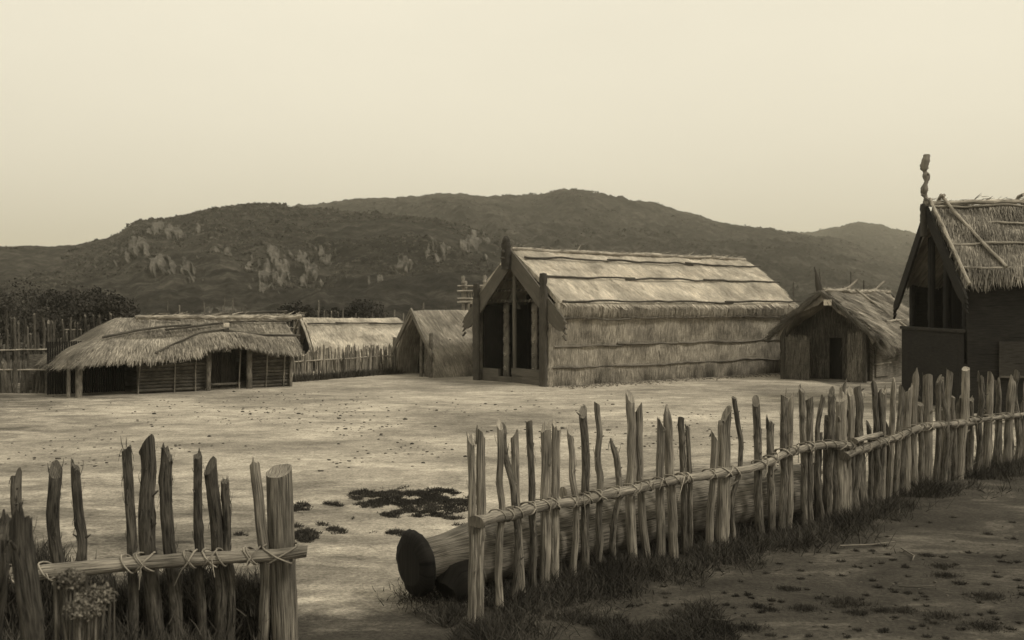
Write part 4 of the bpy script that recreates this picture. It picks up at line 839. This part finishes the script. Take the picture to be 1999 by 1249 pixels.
for k, (xt, yt, xb, wd, sp, tp, bk) in enumerate(PK):
    y = float(fenceY(xb)); x0 = (xb - 1000) * y / F; x1 = (xt - 1000) * y / F; r = wd * y / F / 2 * 1.05
    z1 = H - (yt - HOR) * y / F; mb = MB()
    picket(mb, (x0, y + r * 0.6, -0.15), (x1, y + r * 0.6 + rng.uniform(-.03, .06), z1), r, (0.06 if wd < 15 else 0.035) * rng.uniform(0.4, 1.4) if not sp else 0.02, sp, tp, tint=(0.9 if not bk else 1.15) * rng.uniform(0.85, 1.15), stubs=2 if bk else 1)
    mb.build('stake', M['bark' if bk else 'wood'], rt, True)
    j = np.argmin(np.abs((allrail[:, 0] - (x0 * 0.6 + x1 * 0.4)))); c = allrail[j]; d = allrail[min(j + 1, len(allrail) - 1)] - allrail[max(j - 1, 0)]
    if k > 1 and xb < 2100:
        mb = MB(); lashing(mb, c, d, 0.048, max(r, 0.03), n=3 if wd > 11 else 2); mb.build('lashing', M['vine'], rt, True)
# second thin row of shorter stakes standing behind the far part
for k in range(26):
    px = 1600 + k * 15.5 + rng.uniform(-5, 5); y = float(fenceY(px)) + 0.16; x = (px - 1000) * y / F; mb = MB()
    picket(mb, (x, y, -0.1), (x + rng.uniform(-.05, .05), y, rng.uniform(0.9, 1.35)), rng.uniform(0.035, 0.055), 0.03, 0, 'jag', 1.0, n=9, res=0.1); mb.build('stake', M['bark'], rt, True)

# ---- left foreground fence
rt = root('short_stake_fence', -2.6, 8.1, 'short dark fence of eleven stakes ending in a thick sawn post, at the lower left', 'fence', 'stake fences in the foreground')
LK = [(105, 918, 133, 22, 'slant', 1), (147, 912, 176, 18, 'jag', 1), (244, 876, 255, 18, 'jag', 1), (283, 870, 308, 27, 'slant', 1), (324, 886, 347, 24, 'jag', 1), (386, 890, 391, 17, 'jag', 1), (411, 909, 431, 22, 'slant', 1), (439, 940, 447, 15, 'flat', 1), (495, 908, 509, 19, 'jag', 0), (541, 922, 555, 47, 'sawn', 0), (30, 930, 60, 20, 'jag', 1), (-30, 900, -10, 22, 'slant', 1)]
LY = lambda px: np.interp(px, [-100, 0, 540], [7.7, 7.8, 8.3])
def lp(px, py, off=0): y = float(LY(px)) - off; return np.array([(px - 1000) * y / F, y, H - (py - HOR) * y / F])
P = np.array([lp(a, b_, 0.12) for a, b_ in ((600, 1075), (540, 1083), (440, 1087), (360, 1092), (250, 1100), (80, 1117), (-60, 1128))]); u = np.linspace(0, 6, 50)
q = np.stack([np.interp(u, np.arange(7), P[:, j]) for j in range(3)], 1); q[:, 2] += 0.006 * fbm(u, u * 0, 3, 3); mb = MB(); tube(mb, q, np.linspace(0.045, 0.058, 50), 12, 0.06, 0.1, tint=0.85, tilt0=0.3); mb.build('rail', M['wood'], rt, True); lrail = q
for (xt, yt, xb, wd, tp, bk) in LK:
    y = float(LY(xb)); r = wd * y / F / 2 * 1.05; a = lp(xt, yt); mb = MB(); a[1] += r * 0.7
    picket(mb, ((xb - 1000) * y / F, y + r * 0.7, -0.15), a, r, 0.035 if wd < 40 else 0.004, 0, tp, tint=(0.75 if bk else 0.9) if wd < 40 else 0.72, n=14 if wd < 40 else 22, stubs=3 if bk else 0, taper=0.9 if wd < 40 else 1.0, ph=None if wd < 40 else 1.2, smooth=1.0 if wd < 40 else 0.25)
    mb.build('post' if wd > 40 else 'stake', M['bark' if bk else 'wood'], rt, True)
    zx = ((xb - 1000) * y / F) * 0.5 + a[0] * 0.5; j = np.argmin(np.abs(lrail[:, 0] - zx)); c = lrail[j]
    if xb not in (347, 176): mb = MB(); lashing(mb, c, (1, 0.03, 0.03), 0.055, r, n=3); mb.build('lashing', M['vine'], rt, True)

# ---- broken posts close to the camera, lower left
for k, (px, py, y, r, lab, lean) in enumerate(((45, 1015, 5.4, 0.062, 'dark broken post close to the camera, blurred, at the lower left edge', 0.10), (5, 1030, 5.6, 0.06, 'thin broken post at the very edge, left of the blurred dark one', -0.05))):
    x = (px - 1000) * y / F; z = H - (py - HOR) * y / F; rt = root('broken_post', x + lean, y, lab, 'post', 'broken posts near the camera'); mb = MB()
    picket(mb, (x + lean, y, -0.1), (x, y, z), r, 0.05, 0, 'jag', 0.5, stubs=3); mb.build('stem', M['bark'], rt, True)

# ================================================================== logs behind the right fence
def big_log(pts, rads, name, lab, rise=None, tint=1.0, mat='wood', burnt=True):
    p = np.array(pts, float); rt = root(name, p[0, 0], p[0, 1], lab, 'log'); mb = MB()
    L_ = np.concatenate([[0], np.cumsum(np.linalg.norm(np.diff(p, axis=0), axis=1))]); k = int(L_[-1] / 0.08); u = np.linspace(0, L_[-1], k)
    q = np.stack([np.interp(u, L_, p[:, j]) for j in range(3)], 1); r = np.interp(u, L_, rads); n = 26
    d = norm(np.gradient(q, axis=0)); a = norm(np.cross(d, [0, 0, 1.0])); c = norm(np.cross(a, d)); th = np.arange(n + 1) / n * 2 * np.pi
    g = np.array([0.05 * fbm(u * 0.5 + m_ % n * 3.3, u * 0 + (m_ % n) * 1.7, 3, 3) + 0.02 * math.sin((m_ % n) * 5.1) for m_ in range(n + 1)]).T
    rr = r[:, None] * (1 + g); v = q[:, None] + a[:, None] * (np.cos(th)[None, :, None] * rr[..., None]) + c[:, None] * (np.sin(th)[None, :, None] * rr[..., None])
    uv = np.stack([np.broadcast_to(th * r.max(), (k, n + 1)), np.broadcast_to(u[:, None], (k, n + 1))], -1)
    i = np.arange(k - 1)[:, None] * (n + 1) + np.arange(n)[None]; mb.add(v, np.stack([i, i + 1, i + n + 2, i + n + 1], -1).reshape(-1, 4), None, uv, tint)
    vv = np.concatenate([v[-1], v[-1].mean(0)[None]]); mb.add(vv, None, [(x, x + 1, n + 1) for x in range(n)], None, tint); 
    vv = np.concatenate([v[0], v[0].mean(0)[None]]); mb.add(vv, None, [(x + 1, x, n + 1) for x in range(n)], None, tint)
    mb.build('trunk', M[mat], rt, True); return rt, q, d, r
lg = [(-0.93, 9.75), (-0.68, 9.93), (-0.40, 10.15), (0.4, 11.0), (1.6, 12.2), (3.0, 13.3), (4.0, 14.0)]
rt, q, d, r = big_log([(x, y, z) for (x, y), z in zip(lg, (0.36, 0.38, 0.36, 0.33, 0.33, 0.33, 0.33))], [0.20, 0.21, 0.30, 0.34, 0.35, 0.35, 0.33], 'fallen_log', 'thick pale fallen log with a charred end, lying behind the right fence', tint=0.58)
mb = MB(); e = q[0]; dd = d[0]; pth = np.array([e - dd * (0.06 - 0.02 * j_) for j_ in range(9)]); tube(mb, pth, [0.20, 0.27, 0.30, 0.31, 0.315, 0.31, 0.30, 0.27, 0.20], 34, 0.03, 0.05, tint=0.8); mb.build('charred_end', M['black'], rt, True)
mb = MB(); tube(mb, [(-0.62, 9.72, 0.10), (-0.55, 9.8, 0.18), (-0.42, 9.9, 0.22)], [0.14, 0.22, 0.2], 16, 0.12, 0.1); mb.build('dark_root', M['black'], rt, True)  # dark rounded lump beside the near end of the log
big_log([(0.6, 12.0, 0.62), (2.0, 13.0, 0.66), (3.6, 14.3, 0.58)], [0.08, 0.12, 0.10], 'slim_log', 'slim weathered log lying along the back of the thick fallen log', tint=1.0)
big_log([(3.2, 13.3, 0.52), (4.5, 14.6, 0.50)], [0.05, 0.05], 'pale_pole', 'short pale stripped pole resting above the far end of the fallen log', tint=2.2)

# ================================================================== low picket fence by hut 2, and palisades
def pole_fence(name, lab, A, B, n, hr, rr, mat, railz=None, grp='pole fences of the village', tint=(0.6, 1.2), lean=0.05, part='picket', topk='jag', cat='fence'):
    A = np.array(A, float); B = np.array(B, float); rt = root(name, (A[0] + B[0]) / 2, (A[1] + B[1]) / 2, lab, cat, grp)
    for k in range(n):
        f = (k + rng.uniform(-.35, .35)) / max(n - 1, 1); b_ = A + (B - A) * f; h_ = rng.uniform(*hr) if not callable(hr) else hr(f)
        mb = MB(); picket(mb, (b_[0], b_[1] + rng.uniform(-.04, .04), -0.1), (b_[0] + rng.normal(0, lean), b_[1] + rng.normal(0, lean), h_), rng.uniform(*rr), 0.03, 0, topk, rng.uniform(*tint), n=6, res=0.35, stubs=0)
        mb.build(part, M[mat], rt)
    for z in (railz or []):
        mb = MB(); tube(mb, wob((A[0], A[1] - 0.08, z), (B[0], B[1] - 0.08, z + 0.05), 24, 0.03), 0.03, 6, 0.1, tint=1.2); mb.build('rail', M['wood'], rt)
    return rt
pole_fence('picket_fence', 'low fence of thin pale pickets in front of the low pale hut', (-8.25, 38.9), (-4.95, 43.6), 84, (0.95, 1.3), (0.025, 0.05), 'wood', [0.72], tint=(0.5, 1.3))
pole_fence('picket_fence', 'low fence of stubby carved pickets left of the long hut', (-17.5, 33.5), (-14.6, 33.6), 24, (0.6, 1.15), (0.04, 0.08), 'bark', [0.75], tint=(0.6, 1.5))
pole_fence('palisade', 'dark close palisade of tall poles behind the left end of the long hut', (-22.5, 36.5), (-15.0, 39.5), 90, (1.5, 2.6), (0.03, 0.06), 'bark', [1.2], tint=(0.5, 1.0), part='pole')
pole_fence('palisade', 'line of thin poles rising behind the long hut and the fenced hut', (-24.0, 55), (-4.0, 62), 96, lambda f: rng.choice([rng.uniform(1.9, 2.6), rng.uniform(2.5, 3.5)], p=[.8, .2]), (0.035, 0.06), 'bark', [1.6], tint=(0.8, 1.8), part='pole')
pole_fence('palisade', 'palisade of tall thin poles rising behind the hut with the black doorway', (14.0, 56), (28, 58), 60, lambda f: rng.choice([rng.uniform(1.8, 3.0), rng.uniform(3.5, 4.9)], p=[.72, .28]), (0.035, 0.06), 'bark', [1.6], tint=(0.8, 2.2), part='pole')
# undergrowth at the foot of the picket fence
mb = MB(); n = 5200; f = rng.uniform(-0.05, 1.02, n); B_ = np.stack([-8.3 + 3.4 * f, 38.7 + 4.8 * f, 0 * f], 1) + np.stack([rng.uniform(-.1, .35, n), rng.normal(0, .12, n), 0 * f], 1)
D = norm(np.stack([rng.normal(0, .5, n), rng.normal(0, .5, n), np.ones(n)], 1)); blades(mb, B_, D, rng.uniform(.01, .03, n), rng.uniform(.08, .38, n), norm(rng.normal(size=(n, 3))), rng.uniform(0.5, 1.8, n), 0.1, 0.1)
tag(mb.build('undergrowth', M['grass']), 'dark weeds along the foot of the pale picket fence', 'weeds', kind='stuff')

# ================================================================== ground cover near the camera
def grass_blades(mb, C, ln, wd, tint, spread=0.5):
    n = len(C); D = norm(np.stack([rng.normal(0, spread, n), rng.normal(0, spread, n), np.ones(n)], 1)); C = C.copy(); C[:, 2] = gz(C[:, 0], C[:, 1]) - 0.01
    blades(mb, C, D, wd, ln, norm(np.stack([rng.normal(size=n), rng.normal(size=n), 0.2 * np.ones(n)], 1)), tint, 0.25, 0.08)
mb = MB(); n = 46000
px = rng.uniform(900, 2250, n); side = rng.normal(0, 1, n); y = fenceY(px); x = (px - 1000) * y / F; wd_ = 0.30 + 0.20 * fbm(px / 60, px * 0, 3, 3)
x = x + side * wd_ * 0.8 * 0.72; y = y - side * wd_ * 0.72 - 0.18
dens = fbm(x * 1.3, y * 1.3, 91, 3); keep = dens > -0.15; x, y = x[keep], y[keep]
grass_blades(mb, np.stack([x, y, 0 * x], 1), rng.uniform(0.04, 0.24, len(x)) * (1 + dens[keep]), rng.uniform(.004, .011, len(x)), rng.uniform(0.3, 1.3, len(x)), 0.75)
n = 14000; f = rng.uniform(0, 1, n); x = -0.9 + 5 * f + rng.normal(0, .2, n); y = 9.9 + 3.9 * f + rng.normal(0, .2, n)
grass_blades(mb, np.stack([x, y, 0 * x], 1), rng.uniform(0.03, 0.16, n), rng.uniform(.004, .01, n), rng.uniform(0.3, 1.1, n), 0.7)
tag(mb.build('fence_grass', M['grass']), 'tangled dark grass growing along the foot of the right fence', 'grass', kind='stuff')
def gp(px, py): y = H * F / (py - HOR); return np.array([(px - 1000) * y / F, y])
mb = MB()
for (px, py, wx, wy, n) in ((800, 968, 120, 17, 17000), (850, 980, 85, 24, 13000), (735, 985, 45, 8, 2200), (790, 1003, 55, 8, 3000), (860, 1003, 30, 6, 1400), (770, 1040, 35, 7, 1800), (730, 1037, 14, 5, 500), (650, 985, 22, 5, 700), (590, 995, 20, 14, 2000), (600, 1047, 30, 13, 2600), (655, 1037, 24, 7, 1000), (690, 1012, 10, 3, 250), (575, 1030, 16, 5, 600), (470, 1043, 18, 5, 500), (630, 1025, 12, 3, 200), (885, 1010, 20, 4, 500), (1180, 1150, 60, 8, 500), (900, 1025, 20, 3, 200)):
    th = rng.uniform(0, 6.28, n); q = rng.uniform(0, 1, n) ** 0.5; X_ = px + wx * q * np.cos(th); Y_ = py + wy * q * np.sin(th)
    G = gp(X_, Y_); keep = 1.7 * fbm(G[0] * 3.5, G[1] * 2.6, 55, 5, 0.65) + 0.55 * (1 - q) + rng.normal(0, 0.10, n) > 0.16; G = G[:, keep]
    grass_blades(mb, np.stack([G[0], G[1], 0 * G[0]], 1), rng.uniform(0.02, 0.075, G.shape[1]), rng.uniform(.005, .012, G.shape[1]), rng.uniform(0.3, 1.1, G.shape[1]), 1.0)
tag(mb.build('grass_patch', M['grass']), 'dark low turf patches on the pale yard earth beyond the gap in the fence', 'grass', kind='stuff')
mb = MB()
T = [(1340, 1200, 38), (1300, 1218, 30), (1505, 1192, 16), (1570, 1190, 26), (1655, 1180, 40), (1675, 1200, 20), (1720, 1195, 18), (1765, 1195, 26), (1840, 1205, 30), (1925, 1165, 34), (1925, 1225, 36), (1840, 1105, 22), (1845, 1125, 26), (1875, 1140, 12), (1460, 1228, 36), (1810, 1085, 14), (1540, 1150, 22), (1480, 1185, 16)]
for _ in range(200): T.append((rng.uniform(1180, 1999), rng.uniform(1010, 1249), rng.uniform(2, 8)))
for (px, py, wx) in T:
    if py < 600 + 5600 / (fenceY(px) - 0.5): continue
    n = int(wx * 22); c = gp(px, py); s = wx * c[1] / F; x = c[0] + rng.normal(0, .5, n) * s; y = c[1] + rng.normal(0, .4, n) * s
    grass_blades(mb, np.stack([x, y, 0 * x], 1), rng.uniform(0.01, 0.05, n) + s * 0.22 * rng.uniform(0, 1, n), rng.uniform(.003, .007, n), rng.uniform(0.35, 1.1, n), 0.9)
n = 15000; x = rng.uniform(-0.5, 1.9, n); y = 8.9 + 0.25 * x + rng.normal(-0.35, .38, n); keep = fbm(x * 1.6, y * 1.6, 19, 3) > -0.02
grass_blades(mb, np.stack([x, y, 0 * x], 1)[keep], rng.uniform(0.02, 0.15, keep.sum()), rng.uniform(.004, .009, keep.sum()), rng.uniform(0.3, 1.1, keep.sum()), 0.9)
tag(mb.build('grass_tufts', M['grass']), 'small dark grass tufts dotted over the bare soil outside the fence', 'grass', kind='stuff')
# clods and pebbles
mb = MB()
def stones(n, fx, szl):
    for k in range(n):
        px, py = fx(); c = gp(px, py); s = rng.uniform(*szl) * (1 if rng.random() > .06 else 1.8); blobs(mb, (c[0], c[1], float(gz(c[0], c[1])) + s * 0.1), (s, s * 0.8, s * 0.5), seed=k, lumps=0.35, res=(6, 4), tint=rng.uniform(0.3, 1.2))
cl = [(rng.uniform(0, 1500), 770 + 150 * rng.beta(1.5, 2)) for _ in range(60)]
def clus(): a, b_ = cl[int(rng.random() ** 1.6 * 60)]; return (a + rng.normal(0, 60), float(np.clip(b_ + rng.normal(0, 9), 765, 960)))
stones(760, clus, (0.012, 0.04)); stones(170, lambda: (rng.uniform(1200, 1999), rng.uniform(1020, 1249)), (0.008, 0.024))
tag(mb.build('clods', M['rock']), 'clods and pebbles strewn over the yard', 'pebbles', kind='stuff')
mb = MB()
for k in range(900):
    f = rng.uniform(0, 12.5); q_ = Lm.p(f, 2.35 + abs(rng.normal(0, 0.45)), 0); s_ = rng.uniform(0.015, 0.05); blobs(mb, (q_[0], q_[1], s_ * 0.2), (s_, s_ * 0.8, s_ * 0.55), seed=k, lumps=0.35, res=(6, 4), tint=rng.uniform(0.5, 1.3))
tag(mb.build('gravel', M['gravel']), 'strip of loose gravel along the foot of the carved house side wall', 'gravel', kind='stuff')
# twigs on the soil
for k, (a, b_, c_, lab) in enumerate((((1640, 1070), (1700, 1068), (1748, 1062), 'thin pale stick lying on the dark soil outside the fence'), ((1760, 1075), (1785, 1090), (1782, 1098), 'short curved twig right of the pale stick'), ((1755, 1150), (1790, 1151), (1825, 1149), 'dark straight twig on the soil at the lower right'), ((1385, 1215), (1420, 1218), (1445, 1208), 'curled root on the soil at the bottom of the frame'))):
    P = [np.append(gp(*x), 0.03) for x in (a, b_, c_)]; P = np.array(P); mb = MB(); tube(mb, P, [0.010, 0.009, 0.005], 6, 0.1, tint=0.6 if k < 2 else 0.3); o = mb.build('twig', M['vine']); tag(o, lab, 'twig', 'twigs on the soil')
# dry brush in the lower left
mb = MB(); n = 42000; x = rng.uniform(-4.6, -1.85, n); y = np.where(rng.random(n) < 0.6, 8.75 + 0.2 * rng.normal(size=n), 7.0 + 0.25 * rng.normal(size=n)); hgt = 0.58 + 0.4 * fbm(x * 1.2, x * 0, 5, 3)
K = rng.uniform(0, 1, n); D = norm(np.stack([rng.normal(0, .45, n), rng.normal(0, .45, n), np.ones(n)], 1)); P = np.stack([x, y, K * hgt * 0.85], 1)
keep = x < -2.0 - 0.0 * x; blades(mb, P[keep], D[keep], rng.uniform(.004, .010, keep.sum()), rng.uniform(.06, .22, keep.sum()), norm(rng.normal(size=(keep.sum(), 3))), rng.uniform(0.3, 1.5, keep.sum()), 0.2, 0.1)
tag(mb.build('brush', M['grass']), 'tangled dry brush at the foot of the short fence, lower left', 'brush', kind='stuff')
for (px, py, y, r_, lab) in ((188, 1165, 4.6, 0.065, 'pale dried seed head nearest the camera at the lower left'), (138, 1130, 4.6, 0.05, 'dull seed head just left of the palest one'), (165, 1190, 4.5, 0.06, 'pale seed head below the palest one')):
    x = (px - 1000) * y / F; z = H - (py - HOR) * y / F; rt = root('seed_head', x, y, lab, 'plant', 'dry seed heads near the camera'); mb = MB(); n = 900
    P = np.array([x, y, z]) + norm(rng.normal(size=(n, 3))) * rng.uniform(0.2, 1, (n, 1)) * np.array([r_ * 1.1, r_, r_ * 0.55]); D = norm(P - np.array([x, y, z - r_])); P += 0.25 * r_ * np.round(rng.normal(size=(n, 3))); leaves(mb, P, rng.uniform(.006, .012, n), rng.uniform(0.25, 0.75, n))
    mb.build('flower_head', M['vine'], rt); mb = MB()
    for k in range(9): tube(mb, wob((x + rng.uniform(-.1, .1), y + rng.uniform(-.1, .1), -0.05), (x + rng.uniform(-.08, .08), y, z), 7, 0.04), 0.006, 5)
    mb.build('stem', M['bark'], rt)

# ------------------------------------------------------------------ haze
mb = MB(); box(mb, (-4000, -400, -12), (8000, 0, 0), (0, 4200, 0), (0, 0, 260)); hz = mb.build('haze', bpy.data.materials.new('haze')); tag(hz, kind='stuff')
m = hz.data.materials[0]; m.use_nodes = True; t = m.node_tree; t.nodes.clear(); o_ = N(t, 'ShaderNodeOutputMaterial'); v = N(t, 'ShaderNodeVolumePrincipled')
v.inputs['Color'].default_value = (0.95, 0.90, 0.74, 1); v.inputs['Density'].default_value = 0.0004; v.inputs['Anisotropy'].default_value = 0.2; t.links.new(v.outputs[0], o_.inputs['Volume'])
tag(hz, 'thin pale haze over the village and hills', 'haze')
